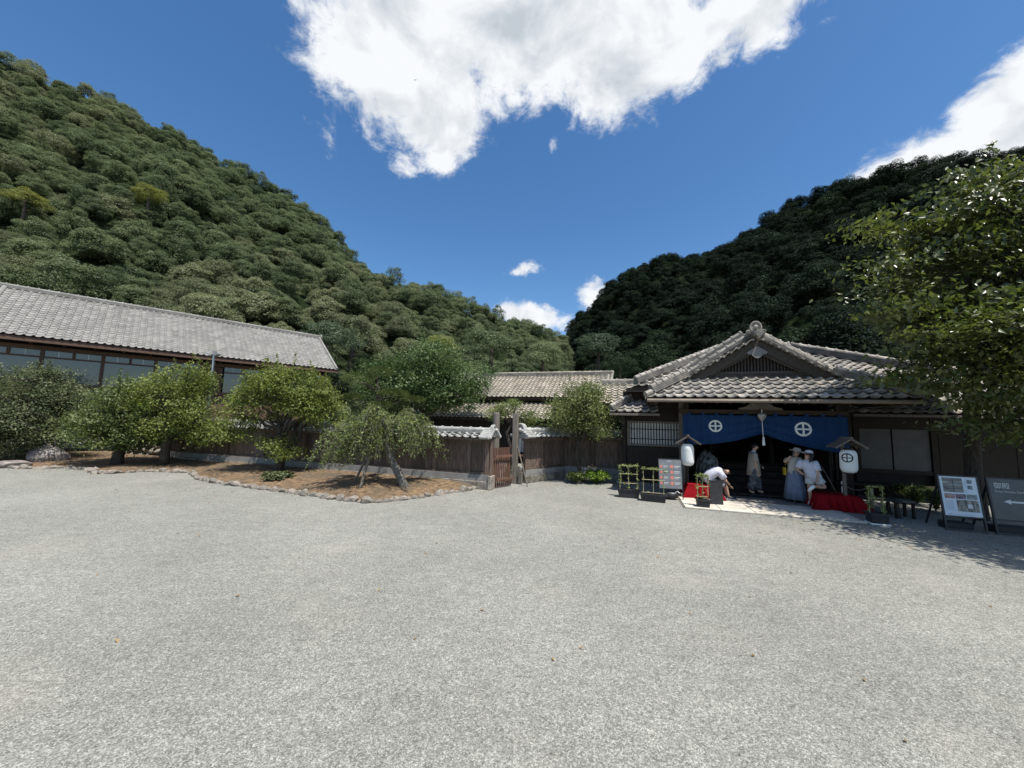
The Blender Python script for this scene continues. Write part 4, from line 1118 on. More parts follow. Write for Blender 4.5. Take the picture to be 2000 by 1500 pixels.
# middle plum
b = gr(540, 930); garden_tree('garden_tree', 'umbrella shaped plum tree on a thick dark trunk in the middle of the bed', b, [(0, 0, -.05), (.08, 0, .45), (.12, .02, .85), (.05, .05, 1.35), (-.05, .1, 1.9)], [.20, .17, .17, .13, .09],
    [((.25, 0, 3.05), (1.75, 1.3, .75)), ((.9, .1, 2.75), (1.1, 1.0, .6)), ((-.9, 0, 2.6), (1.0, 1.0, .75)), ((-1.45, -.2, 1.65), (.8, .8, .6)), ((.35, -.45, 1.05), (.62, .5, .38)), ((.2, 0, 3.6), (1.2, 1.0, .45)), ((1.6, 0, 2.3), (.8, .8, .5))], bark_d, g_plum, 24, 330, 58, .10, .17, 17, 'garden trees by the long wall', gap=.02, bare=30, shoots=120)
# big glossy tree behind the wall
b = Vector((-4.4, 19.5, 0)); garden_tree('broad_tree', 'large dark glossy leaved tree rising behind the tile capped wall', b, [(0, 0, 0), (.05, 0, 1.2), (-.1, 0, 2.4), (.1, 0, 3.4)], [.22, .19, .16, .12],
    [((-.6, 0, 4.4), (2.3, 2.0, 1.5)), ((1.1, 0, 3.9), (1.7, 1.6, 1.3)), ((-2.0, 0, 3.6), (1.6, 1.5, 1.2)), ((0, -.2, 5.4), (1.6, 1.4, .9)), ((1.9, -.3, 3.5), (1.0, 1.0, .7)), ((-.3, 0, 3.3), (1.7, 1.4, .7)), ((-3.1, 0, 4.6), (.7, .7, .6)), ((2.5, 0, 4.6), (.8, .8, .7))], bark_d, g_gloss, 25, 560, 62, .13, .27, 14, gap=.2, shoots=60)
# plum beside the gate wall and the small one in the court
b = gr(1140, 942); garden_tree('garden_tree', 'slim plum tree with forked trunk in front of the shaded wall', b, [(0, 0, -.05), (-.12, 0, .4), (-.28, .02, .9), (-.2, .05, 1.5), (-.15, .05, 2.0)], [.10, .085, .08, .07, .05],
    [((-.25, 0, 2.85), (1.0, .95, .85)), ((-.9, 0, 2.5), (.65, .65, .6)), ((.45, 0, 2.5), (.75, .7, .65)), ((-.1, 0, 3.4), (.75, .7, .45)), ((.1, -.1, 2.0), (.95, .8, .4))], bark_d, g_olive, 26, 250, 55, .085, .17, 12, 'plum trees near the gate', gap=.12, bare=12, shoots=70)
b = Vector((-.05, 17.0, 0)); garden_tree('garden_tree', 'small twisted tree in the court behind the gate post', b, [(0, 0, 0), (.1, 0, .9), (-.15, 0, 1.7), (.1, 0, 2.1)], [.10, .08, .07, .05],
    [((0, 0, 2.75), (.75, .6, .42)), ((-.6, 0, 2.55), (.5, .5, .3)), ((.7, 0, 2.3), (.6, .5, .35))], bark_d, g_weep, 27, 90, 40, .08, .15, 9, 'plum trees near the gate', gap=.15, bare=14)

# pruned pine behind the wall: flat needle pads on crooked limbs
pt = thing('pruned_pine', 'cloud pruned pine with flat needle pads behind the weeping tree', 'tree', (-6.3, 17.2, 0), 'w', local=True)
r = np.random.default_rng(5); m = MB(); m.tube([(0, 0, 0), (.1, 0, 1.2), (-.2, 0, 2.2), (.1, 0, 3.2), (0, 0, 3.9)], [.14, .12, .10, .08, .04], 8)
V_, F_, k = [], [], 0
for c, q in (((-.9, 0, 3.95), (.85, .7, .42)), ((.1, 0, 4.3), (.6, .6, .35)), ((.8, -.1, 3.35), (.75, .6, .25)), ((1.7, 0, 3.1), (.6, .5, .2)), ((-1.2, .1, 3.1), (.6, .5, .25)), ((.3, -.3, 2.8), (.6, .5, .2))):
    m.tube(branch_path(r, (-.1, 0, c[2]-.4), (c[0], c[1], c[2]-.12), .08, 5, .1), np.linspace(.06, .02, 5), 5)
    n = 1300; d = unit(r.normal(size=(n, 3))); d[:, 2] = np.abs(d[:, 2])*r.choice([1, 1, 1, -.4], n); p = np.array(c)+d*np.array(q)*r.uniform(.7, 1.05, (n, 1))
    v, f = leaf_cards(p, unit(np.cross(d, r.normal(size=(n, 3)))+.2), .14, r, .12, .1); V_.append(v); F_.append(f+k); k += len(v)
m.build('trunk', bark_d, pt, smooth=True); put('crown', np_mesh('crown', np.concatenate(V_), np.concatenate(F_), g_pine), pt)

# weeping plum: leaning cracked trunk, strands of leaves falling to one side
b = gr(795, 960)
wt = thing('weeping_plum', 'leaning weeping plum with cracked grey trunk near the bed stones', 'tree', b, 'w', local=True)
r = np.random.default_rng(12); m = MB()
m.tube([(0, 0, -.1), (-.16, .03, .28), (-.38, .05, .66), (-.62, .1, 1.05), (-.74, .1, 1.5), (-.80, .1, 1.95), (-.95, .1, 2.3)], [.155, .135, .125, .115, .095, .08, .05], 10)
m.tube([(.10, -.04, -.1), (-.06, -.03, .22), (-.30, 0, .60), (-.55, .06, 1.0)], [.11, .085, .07, .05], 8)
tops = []
limb_ends = [(-1.9, .2, 2.15), (-1.5, -.6, 2.0), (-2.3, -.2, 1.75), (-.3, .1, 2.4), (.25, 0, 2.25), (-1.2, .8, 2.3), (-1.0, -.4, 2.45), (.45, .5, 1.9), (-2.0, .7, 1.9), (-1.6, 0, 1.6), (-2.1, -.5, 1.35), (.0, -.5, 2.1)]
for e in limb_ends:
    s0 = np.array([-.74, .1, 1.4+.5*r.random()]); pth = branch_path(r, s0, e, .16, 8, .07); m.tube(pth, np.linspace(.05, .014, 8), 6); tops += list(pth[2:])
P_, N_ = [], []
tops = np.array(tops)
for k in range(400):
    a = tops[r.integers(len(tops))]+r.normal(0, .08, 3)
    side = np.array([a[0]+.75, a[1], 0]); side = unit(side+r.normal(0, .35, 3)*np.array([1, 1, 0]))
    L = r.uniform(.5, 1.35); out = r.uniform(.25, .75)
    t = np.linspace(0, 1, 9); pth = a+np.outer(t*out*L, side)+np.outer(.18*np.sin(t*2.4)*L-t**1.7*L*.95, [0, 0, 1]); pth[:, 2] = np.maximum(pth[:, 2], .55+.5*r.random())
    m.tube(pth, np.linspace(.008, .003, 9), 3, cap=False)
    q = r.uniform(.05, 1, 42)*8; i = np.minimum(q.astype(int), 7); w = (q-i)[:, None]
    pp = pth[i]*(1-w)+pth[i+1]*w+r.normal(0, .035, (42, 3)); P_.append(pp)
P_ = np.concatenate(P_); N_ = unit(np.array([0, 0, .5])+r.normal(0, .6, P_.shape))
m.build('trunk', bark_g, wt, smooth=True)
v, f = leaf_cards(P_, N_, .085, r, .38, .3, 1.2); put('crown', np_mesh('crown', v, f, g_weep), wt)
# wooden props under it
for k, (a, c) in enumerate((((700, 962), (722, 890)), ((688, 950), (716, 892)))):
    p0 = gr(*a); q0 = at(c[0], c[1], p0.y+.25)
    pr0 = thing('tree_prop', ['nearer pale wooden prop pole slanting under the weeping plum', 'farther wooden prop pole under the weeping plum'][k], 'prop', p0, 'w', local=True, group='props under the weeping plum')
    MB().tube([(0, 0, -.05), q0-p0], [.045, .04], 8).build('pole', wood_p, pr0)
    dx = (q0-p0); MB().tube([dx*.95-Vector((.12, 0, 0)), dx*.95+Vector((.12, .02, .03))], .03, 6).build('cross_piece', wood_p, pr0)

# big tree at the right edge
b = Vector((12.3, 9.9, 0))
tb, C = garden_tree('broad_tree', 'tall spreading tree with large glossy leaves at the right edge', b, [(0, 0, -.05), (-.05, 0, 1.2), (-.10, -.1, 2.6), (-.25, -.3, 3.8), (-.3, -.6, 5.0), (-.4, -.9, 6.4)], [.19, .16, .15, .13, .11, .07],
    [((-2.0, -1.5, 5.5), (1.5, 1.6, 1.3)), ((-.7, -1.5, 7.0), (1.9, 1.8, 1.4)), ((-2.5, -1.5, 4.2), (1.1, 1.3, .8)), ((.4, -1.8, 5.2), (2.1, 2.0, 1.9)), ((-1.9, -1.5, 3.2), (1.1, 1.1, .6)), ((-.5, -1.9, 3.6), (1.7, 1.5, 1.0)), ((-1.9, -1.3, 6.7), (1.1, 1.1, .8)),
     ((1.1, -2.0, 3.1), (1.5, 1.4, 1.1)), ((-.7, -1.6, 2.45), (1.2, .9, .55)), ((.6, -1.8, 2.2), (1.2, .9, .6)), ((1.2, -2.6, 5.2), (1.6, 1.5, 1.5)), ((.3, -1.5, 8.0), (1.2, 1.1, .7)), ((.2, -3.6, 4.6), (1.5, 1.4, 1.1)), ((-.9, -4.6, 5.4), (1.9, 1.5, 1.1)), ((-2.0, -3.2, 4.6), (.9, .9, .6)), ((-2.6, -3.0, 4.2), (.9, .9, .6)), ((-1.6, -3.6, 4.0), (1.0, 1.0, .6)), ((-.4, -4.0, 4.0), (1.2, 1.1, .7)), ((.9, -5.2, 4.6), (1.5, 1.3, .9)), ((-2.75, -1.3, 6.9), (.95, .95, .9)), ((-2.95, -1.4, 5.7), (.8, .8, .8)), ((-2.95, -1.4, 4.8), (.7, .7, .5)), ((-2.6, -1.3, 3.5), (.7, .7, .5)), ((-1.4, -1.3, 7.9), (1.2, 1.0, .7)), ((.8, -4.6, 6.0), (1.8, 1.5, 1.2))],
    bark_d, g_big, 31, 760, 66, .145, .27, 50, gap=.06, flat=.36, aspect=.52, droop=1.0, up=.5, jit=.5, twig=.016, shell=.3, bare=60, shoots=60)

# low plants
def tuft(name, label, base, rad, h, n, leaf, seed, size=.12, aspect=.2, kind='fern'):
    r = np.random.default_rng(seed); t = thing(name, label, 'plant', base, 'w', local=True); m = MB(); P_, N_ = [], []
    for k in range(n):
        th = r.uniform(0, 6.28); L = r.uniform(.5, 1)*rad; hh = h*r.uniform(.6, 1.1); tt = np.linspace(0, 1, 7)
        pth = np.stack([np.cos(th)*L*tt, np.sin(th)*L*tt, hh*np.sin(tt*2.3)*1.05], 1); pth[:, 2] = np.maximum(pth[:, 2], .01)
        m.tube(pth, np.linspace(.006, .002, 7), 3, cap=False)
        q = r.uniform(.15, 1, 26)*6; i = np.minimum(q.astype(int), 5); w = (q-i)[:, None]; P_.append(pth[i]*(1-w)+pth[i+1]*w+r.normal(0, .03, (26, 3)))
    P_ = np.concatenate(P_); v, f = leaf_cards(P_, unit(np.array([0, 0, .8])+r.normal(0, .5, P_.shape)), size, r, aspect, .3, .6)
    m.build('stems', leaf, t); put('leaves', np_mesh('leaves', v, f, leaf), t)
    return t
tuft('fern_clump', 'bright green feathery clump at the foot of the slim plum', gr(1163, 944), .55, .40, 90, g_fern, 41, .10, .3)
tuft('fern_clump', 'darker green clump left of the bright feathery one', gr(1125, 944), .42, .36, 50, g_mid, 42, .09, .35)
tuft('grass_tuft', 'small green tuft beside the slatted gate', gr(993, 938), .22, .34, 26, g_fern, 43, .10, .25)
tuft('leafy_shrub', 'small pale leafed shrub among the bed stones below the middle plum', gr(543, 943), .55, .28, 46, g_vine if False else g_dark, 44, .13, .55)
tuft('leafy_shrub', 'dark low shrub beside the veranda at the right', gr(1790, 985), .6, .5, 60, g_mid, 45, .10, .5)
tuft('leafy_shrub', 'low green shrub beside the left signboard', gr(1828, 1000), .35, .55, 34, g_mid, 46, .10, .5)

# boulders
def boulder(label, p, s, seed, rz=0, z=.3):
    o = put('boulder', rock_mesh('boulder', seed, rock_m, 3, .3), None, (p.x, p.y, z*s[2]), (0, 0, rz)); o.scale = s; tag(o, label, 'boulder'); return o
boulder('large reddish grey boulder at the left end of the bed', gr(92, 905), (1.45, .95, 1.0), 61, .1, .36)
boulder('flat low grey rock left of the large boulder', gr(22, 913), (1.2, .7, .35), 62, .2, .3)

# trees standing at the foot of the hills, each its own
protos = []
def hill_tree(label, p, kind_seed, mat, s, flat=.85, nl=18):
    t = thing('hill_tree', label, 'tree', p, 'w', local=True, group='trees at the foot of the hills', rotz=kind_seed*1.3)
    t.scale = (s, s, s)
    me = forest_kind(kind_seed, mat, 40, .20, flat); put('crown', me, t)
    MB().tube([(0, 0, -1.5), (.1, 0, 1.5), (0, .1, 3.5)], [.35, .28, .15], 8).build('trunk', bark_d, t)
    return t
ht = [('broad pale green tree at the hill foot behind the right end of the silver roof', 690, 640, 50, lf_b, 1.0), ('bright green young tree above the big glossy tree', 855, 668, 42, g_plum, .55),
      ('bushy olive tree above the silver roof ridge', 410, 600, 46, lf_b, .95), ('dark round tree just past the end of the silver roof', 640, 650, 44, lf_c, .9),
      ('round green tree above the inner house ridge, left part', 960, 665, 52, lf_a, 1.0), ('olive crowned tree above the inner house ridge, right part', 1060, 685, 56, lf_a, 1.0),
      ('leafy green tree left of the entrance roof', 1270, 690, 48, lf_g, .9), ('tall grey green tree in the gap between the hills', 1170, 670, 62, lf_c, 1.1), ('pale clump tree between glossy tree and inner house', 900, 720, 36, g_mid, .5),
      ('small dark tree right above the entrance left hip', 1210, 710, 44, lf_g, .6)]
for i, (lb, px, py, Yd, mt, s) in enumerate(ht):
    p = at(px, py, Yd); hill_tree(lb, Vector((p.x, p.y, p.z-4.6*s)), 140+i, mt, s)
def on_hill(px, py):
    """the spot of the left hillside seen at a point of the photograph"""
    d = Vector(at(px, py, 1.0))-Vector((0, 0, CAM_H)); d.normalize(); g = VL[:mL].reshape(-1, 3)-np.array([0, 0, CAM_H])
    k = np.argmax(g@np.array(d)/np.linalg.norm(g, axis=1)); return Vector(g[k]+np.array([0, 0, CAM_H]))
for k, (px, py, s, lb) in enumerate(((285, 430, .7, 'yellow leaved tree glowing on the left hillside'), (45, 440, .6, 'pale yellow green tree near the left edge of the hillside'))):
    p = on_hill(px, py); hill_tree(lb, p+Vector((1.2, -1.6, 1.2)), 160+k, lf_d, s)

# ================================================================ things at the entrance
# stone paving in front of the porch
pav = MB().box(5.8, 9.9, -.30, 1.19, -.05, .012).build('paving_bed', stone_m); pav.location = OU; pav.rotation_euler = (0, 0, -ANG); pav.name = 'paving'; tag(pav, kind='structure')
xs = [5.84, 6.72, 7.52, 8.3, 9.06, 9.86]
OFF[pav.name] = Vector((0, 0, 0))
for a, b_ in zip(xs[:-1], xs[1:]):
    for y0, y1 in ((-.28, .55), (.565, 1.17)):
        sh = .0 if y0 < 0 else .3
        MB().box(a+sh*0+.006, b_-.006, y0, y1, .0, .034+random.uniform(0, .006)).build('paving_slab', paving_m, pav, bevel=.008)

# blue curtain with crests
indigo = M('indigo_cloth', (.012, .036, .100), (.018, .048, .125), 3, .9, .2, 120, spec=.1, stretch=(3, 1, .6))
crest_m = M('crest_white', (.72, .73, .72), rough=.9)
nv0, nl, nr, nz = 2.14, 6.12, 10.68, 2.62
def cloth_bottom(x):
    s = (x-8.40)/(2.27)
    e = abs(s)
    return 2.05-(.45 if s < 0 else .52)*(1-(1-min(e, 1))**(2.1 if s < 0 else 1.7))
def cloth_y(x, z):
    zb = cloth_bottom(x); h = (z-zb)/(nz-zb); e = min(abs(x-8.40)/2.27, 1)
    fold = .046*math.sin(h*19+e*2.4+.6*math.sin(x*2.2))*math.exp(-h*2.2)*(1.2-.75*e)
    wav = .014*math.sin(x*3.1+h*1.2)+.014*math.sin(x*7.0+.8*math.sin(x*1.7))*(1-h)+.006*math.sin(x*15)*(h)
    return nv0-.02+fold+wav-.05*math.exp(-h*5)*(1-e)
cur = thing('entrance_curtain', 'indigo blue curtain with two white ring and cross crests, drawn up in the middle', 'curtain', (8.4, nv0, 0))
nx_, nz_ = 96, 30; vs, fs = [], []
for i in range(nx_+1):
    x = nl+(nr-nl)*i/nx_
    for j in range(nz_+1):
        zb = cloth_bottom(x); z = zb+(nz-zb)*(j/nz_)**1.15; vs.append((x, cloth_y(x, z), z))
for i in range(nx_):
    for j in range(nz_): a = i*(nz_+1)+j; fs.append((a, a+nz_+1, a+nz_+2, a+1))
cl = MB().add(vs, fs).build('cloth', indigo, cur, smooth=True)
sol = cl.modifiers.new('thick', 'SOLIDIFY'); sol.thickness = .004
for k in range(11):
    x = nl+.2+k*(nr-nl-.4)/10
    MB().box(x-.05, x+.05, nv0-.02, nv0+.012, nz-.005, nz+.07).build('hanging_loop', indigo, cur)
def crest(parent, fn, mat, r, name='crest'):
    """ring and cross laid on a surface fn(a, b) with a, b in -1..1"""
    m = MB(); n = 40
    def ring(r0, r1, k=2):
        vs, fs = [], []
        for i in range(n):
            t = 2*math.pi*i/n
            for j in range(k+1):
                q = r0+(r1-r0)*j/k; vs.append(fn(q*math.cos(t), q*math.sin(t)))
        for i in range(n):
            for j in range(k): a = i*(k+1)+j; b2 = ((i+1) % n)*(k+1)+j; fs.append((a, b2, b2+1, a+1))
        m.add(vs, fs)
    def strip(vert):
        vs, fs = [], []; K = 14; wd = r[1]
        for i in range(K+1):
            t = -r[0]*1.01+2.02*r[0]*i/K; w = wd*(1+.25*abs(t)/r[0])
            for o in (-w, w): vs.append(fn(o, t) if vert else fn(t, o))
        for i in range(K): fs.append((i*2, i*2+1, i*2+3, i*2+2) if not vert else (i*2, i*2+2, i*2+3, i*2+1))
        m.add(vs, fs)
    ring(r[0], 1.0); strip(True); strip(False)
    return m.build(name, mat, parent)
for cx, cz, rad in ((7.10, 2.25, .20), (9.53, 2.22, .225)):
    crest(cur, lambda a, b, cx=cx, cz=cz, rad=rad: (cx+a*rad, cloth_y(cx+a*rad, cz+b*rad*.98)-.006, cz+b*rad*.98), crest_m, (.74, .11))

# silver heart shaped fitting with cord and tassel
hp = thing('hanging_ornament', 'grey heart shaped ornament with white cord and tassel in the middle of the curtain', 'ornament', (8.4, 1.98, 0))
prof = [(0, -.17), (.03, -.15), (.075, -.09), (.115, -.02), (.13, .03), (.12, .075), (.08, .11), (.03, .12), (.0, .115)]
MB().lathe(prof, (8.40, 1.98, 2.59), 16, 1, .55).build('heart_bulb', M('dull_silver', (.23, .23, .235), (.30, .30, .30), 8, .4, metal=.4), hp, smooth=True)
MB().tube([(8.40, 1.98, 2.70), (8.40, 1.98, 2.80), (8.40, 2.10, 2.82)], .018, 6).build('hook', metal_m, hp)
MB().tube([(8.40, 1.98, 2.43), (8.41, 1.98, 2.1), (8.42, 1.98, 1.92)], .010, 6).build('cord', crest_m, hp)
m = MB().lathe([(.0, .14), (.028, .13), (.03, .08), (.022, .07), (.034, .04), (.042, -.12), (.0, -.12)], (8.42, 1.98, 1.80), 12); m.build('tassel', crest_m, hp)

# paper lanterns on roofed stands
def lantern_stand(label, u, v, zl, hl, rl, zr, post, lab2, lean, crested):
    st = thing('lantern_stand', label, 'stand', (u, v, 0), local=True, group='lantern stands beside the curtain')
    for x in (0,): MB().box(x-.035, x+.035, .24, .31, 0, zr-.03).build('pole', wood_d if not post else wood_g, st)
    B('foot', stone_m, st, -.2, .2, .1, .45, 0, .08)
    MB().beam((0, .33, zr-.10), (0, -.12, zr-.10), .05, .06).build('arm', wood_d, st)
    for sg in (-1, 1):
        rb = MB().beam((sg*.005, .05, zr), (sg*.36, .05, zr-.24), .56, .022, (0, 0, 1)).build('roof_board', wood_g, st)
        for y in (-.2, .3): MB().beam((sg*.01, y, zr-.02), (sg*.35, y, zr-.26), .022, .035).build('roof_edge', wood_p, rb)
    MB().beam((0, -.24, zr+.02), (0, .34, zr+.02), .05, .05).build('roof_ridge', wood_p, st)
    ln_ = thing('paper_lantern', lab2, 'lantern', (u, v, zl-hl/2), local=True, group='paper lanterns beside the curtain')
    prof = []
    for i in range(31):
        t = i/30; e = min(t, 1-t)/.26; rr = rl*(math.sqrt(max(0, 1-(1-min(e, 1))**2))*.50+.50)*(1+.010*math.sin(t*math.pi*28)); prof.append((rr, t*hl))
    MB().lathe(prof, (0, 0, 0), 28).build('paper_shade', M('lantern_paper', (.80, .82, .80), (.86, .87, .85), 5, .8, .1, 30, trans=.25) if 'lantern_paper' not in MATS else MATS['lantern_paper'], ln_, smooth=True)
    MB().lathe([(rl*.55, 0), (rl*.58, .03), (rl*.3, .05), (.0, .05)], (0, 0, hl-.005), 16).build('top_rim', black_m, ln_)
    MB().lathe([(.0, -.03), (rl*.5, -.03), (rl*.56, .005)], (0, 0, 0), 16).build('bottom_rim', black_m, ln_)
    MB().tube([(0, 0, hl+.03), (0, 0, zr-.10-(zl-hl/2))], .012, 6).build('hanger', black_m, ln_)
    if crested:
        def fn(a, b):
            th = math.radians(-90-32)+a*.13/rl; z = hl*.66+b*.125
            t = z/hl; e = min(t, 1-t)/.26; rr = rl*(math.sqrt(max(0, 1-(1-min(e, 1))**2))*.50+.50)+.006
            return (rr*math.cos(th), rr*math.sin(th), z)
        crest(ln_, fn, black_m, (.74, .085))
    return st
lantern_stand('slim dark stand with tiny gable roof holding the plain lantern', 6.14, 1.32, 1.33, .68, .185, 1.92, False, 'plain white oval paper lantern left of the curtain', 0, False)
lantern_stand('wooden stand with small gable roof holding the crested lantern', 10.13, 1.0, 1.385, .62, .19, 2.0, True, 'white paper lantern with black ring and cross crest, right of the curtain', 0, True)

# planters with trellis and vines
soil = M('soil', (.03, .022, .016), (.07, .055, .04), 20, .95, .6, 60)
bamboo = M('pale_cane', (.28, .245, .14), (.40, .35, .21), 5, .6, spec=.3)
def planter(label, u, v, w, dp, h, th, cols, rails, nleaf, seed, rot=0, saucer=None, box=None, topvine=1.0):
    r = np.random.default_rng(seed)
    t = thing('planter', label, 'planter', (u, v, 0), rotz=rot, local=True, group='black planters along the entrance')
    a, b_ = .86, 1.0; z0 = .03 if saucer else .0
    o0 = [(-w/2*a, -dp/2*a), (w/2*a, -dp/2*a), (w/2*a, dp/2*a), (-w/2*a, dp/2*a)]; o1 = [(-w/2, -dp/2), (w/2, -dp/2), (w/2, dp/2), (-w/2, dp/2)]
    i1 = [(x*.9, y*.86) for x, y in o1]
    vs = [(x, y, z0) for x, y in o0]+[(x, y, h) for x, y in o1]+[(x, y, h) for x, y in i1]+[(x, y, h-.05) for x, y in i1]
    fs = [(3, 2, 1, 0)]
    for k in range(4):
        n = (k+1) % 4; fs += [(k, n, 4+n, 4+k), (4+k, 4+n, 8+n, 8+k), (8+k, 8+n, 12+n, 12+k)]
    MB().add(vs, fs).build('box', black_m, t, bevel=.006)
    rim = MB()
    rim.box(-w/2-.02, w/2+.02, -dp/2-.02, -dp/2+.01, h-.035, h+.004).box(-w/2-.02, w/2+.02, dp/2-.01, dp/2+.02, h-.035, h+.004).build('rim', black_m, t)
    MB().box(-w/2*.9, w/2*.9, -dp/2*.85, dp/2*.85, h-.08, h-.045).build('soil', soil, t)
    if saucer: MB().box(-w/2*1.1, w/2*1.1, -dp/2*1.1, dp/2*1.1, 0, .025).build('saucer', white_m, t, bevel=.008)
    X_ = np.linspace(-w*.38, w*.38, cols)
    for x in X_: MB().tube([(x, 0, h-.06), (x+.005, .01, h+th)], .009, 6).build('cane', bamboo, t)
    for q in rails: MB().tube([(-w*.43, -.012, h+th*q), (w*.43, -.012, h+th*q+.01)], .010, 6).build('rail', bamboo, t)
    P_ = []
    for k in range(nleaf):
        if r.random() < .38*topvine: P_.append((r.uniform(-w*.46, w*.46), 0, h+th*(1+.0*r.random())))
        else:
            x = X_[r.integers(cols)] if r.random() < .75 else r.uniform(-w*.42, w*.42)
            z = h+th*r.random()**.9 if x in X_ else h+th*rails[r.integers(len(rails))]
            P_.append((x, 0, z))
    P_ = np.array(P_)+r.normal(0, .022, (nleaf, 3)); vv, ff = leaf_cards(P_, unit(np.array([0, -.5, .6])+r.normal(0, .5, P_.shape)), .062, r, .8, .3)
    put('vine', np_mesh('vine', vv, ff, g_vine), t)
    return t
planter('black trough planter with bean vine on a three cane trellis, leftmost at the entrance', 4.36, .55, .66, .24, .27, .70, 3, (.22, .62, .97), 170, 51, .05)
planter('long black trough planter with sparse vine, second from the left at the entrance', 5.06, .26, .74, .26, .22, .72, 3, (.03, .55, .98), 85, 52, -.12, topvine=2.0)
planter('small black pot with vine ladder on the paving edge', 6.32, -.06, .34, .28, .24, .64, 3, (.10, .52, .94), 130, 53, .0, saucer=True)
planter('black pot with leafy vine on a white saucer, right of the red cloth', 10.12, -.12, .36, .30, .26, .62, 2, (.55, .99), 120, 54, .0, saucer=True, topvine=.3)

# menu board on an easel
def text_mesh(body, size, name='lettering'):
    c = bpy.data.curves.new('t', 'FONT'); c.body = body; c.size = size; c.resolution_u = 2; c.extrude = .0008
    o = bpy.data.objects.new('t', c); col.objects.link(o)
    dg = bpy.context.evaluated_depsgraph_get(); me = bpy.data.meshes.new_from_object(o.evaluated_get(dg)); me.name = name
    bpy.data.objects.remove(o); return me
def panel_things(root, w, h, tilt, z0, items, name):
    """flat prints on a board face; items: (kind, x, z, w, h, material or text)"""
    Mx = Matrix.Translation((0, 0, z0))@Matrix.Rotation(-tilt, 4, 'X')@Matrix.Rotation(R(90), 4, 'X')
    for kind, x, z, a, b_, mt, *tx in items:
        if kind == 'r':
            o = MB().add([(x, z, .0), (x+a, z, .0), (x+a, z+b_, .0), (x, z+b_, .0)], [(0, 1, 2, 3)]).mesh('print', mt)
            put('print', o, root, mw=Mx@Matrix.Translation((0, 0, .016+.001*(len(tx) and tx[0]))))
        elif kind == 'p':
            o = MB().add([(x+p*a, z+q*b_, 0) for p, q in tx[0]], [tuple(range(len(tx[0])))]).mesh('print', mt); put('print', o, root, mw=Mx@Matrix.Translation((0, 0, .017)))
        else:
            me = text_mesh(tx[0], b_); me.materials.append(mt); put('lettering', me, root, mw=Mx@Matrix.Translation((x, z, .017))@Matrix.Diagonal((a, 1, 1, 1)))
    return Mx
board_m = M('menu_board', (.12, .13, .14), (.18, .19, .20), 3, .35, spec=.5)
red_p = M('red_print', (.45, .06, .05), (.60, .30, .26), 30, .6)
white_p = M('white_print', (.62, .63, .64), rough=.6)
mn = thing('menu_easel', 'grey menu board on a black easel left of the plain lantern', 'sign', (5.58, .72, 0), rotz=.12, local=True)
tl = .10
Mx0 = Matrix.Translation((0, 0, .34))@Matrix.Rotation(-tl, 4, 'X')
def tiltbox(name, mat, root, x0, x1, y0, y1, z0, z1, zz, tl):
    o = put(name, MB().box(x0, x1, y0, y1, z0, z1).mesh(name, mat), root, mw=Matrix.Translation((0, 0, zz))@Matrix.Rotation(-tl, 4, 'X')); return o
tiltbox('board', board_m, mn, -.33, .33, -.012, .012, 0, .86, .34, tl)
for x in (-.345, .325): tiltbox('frame_bar', black_m, mn, x, x+.02, -.02, .02, -.34, .88, .34, tl)
for z in (-.02, .86): tiltbox('frame_bar', black_m, mn, -.325, .325, -.018, .018, z, z+.02, .34, tl)
for x in (-.3, .3): MB().beam((x, .12, 1.15), (x, .42, 0), .02, .02).build('rear_leg', black_m, mn)
it = [('t', -.09, .79, 1, .05, white_p, 'MENU')]
for k in range(4):
    z = .10+k*.165
    it += [('r', .0, z, .085, .10, red_p), ('r', -.30, z+.01, .07, .075, red_p), ('r', .11, z+.06, .17, .016, white_p), ('r', .11, z+.02, .13, .012, white_p), ('r', -.20, z+.055, .14, .014, white_p), ('r', -.20, z+.02, .10, .010, white_p)]
panel_things(mn, 0, 0, tl, .34, it, 'menu')
bag = thing('sand_bag', 'dark weight bag under the grey menu board', 'bag', (5.58, .80, 0), local=True)
MB().ball((0, 0, .13), .2, 8, 1.15, .7, .62).build('sack', black_m, bag, smooth=True)
MB().tube([(.1, -.1, .2), (.17, -.14, .28), (.24, -.1, .22)], .012, 6).build('tie', white_m, bag)
# dark A-board standing by the small pot
ab = thing('floor_sign', 'dark sign panel standing behind the small pot with the vine ladder', 'sign', (6.75, .40, 0), rotz=.1, local=True)
tiltbox('board', black_m, ab, -.17, .17, -.012, .012, 0.03, .68, .0, .06)
tiltbox('frame_bar', black_m, ab, -.185, .185, -.02, .02, .68, .705, .0, .06)
B('foot', black_m, ab, -.10, .32, -.14, .14, 0, .03)

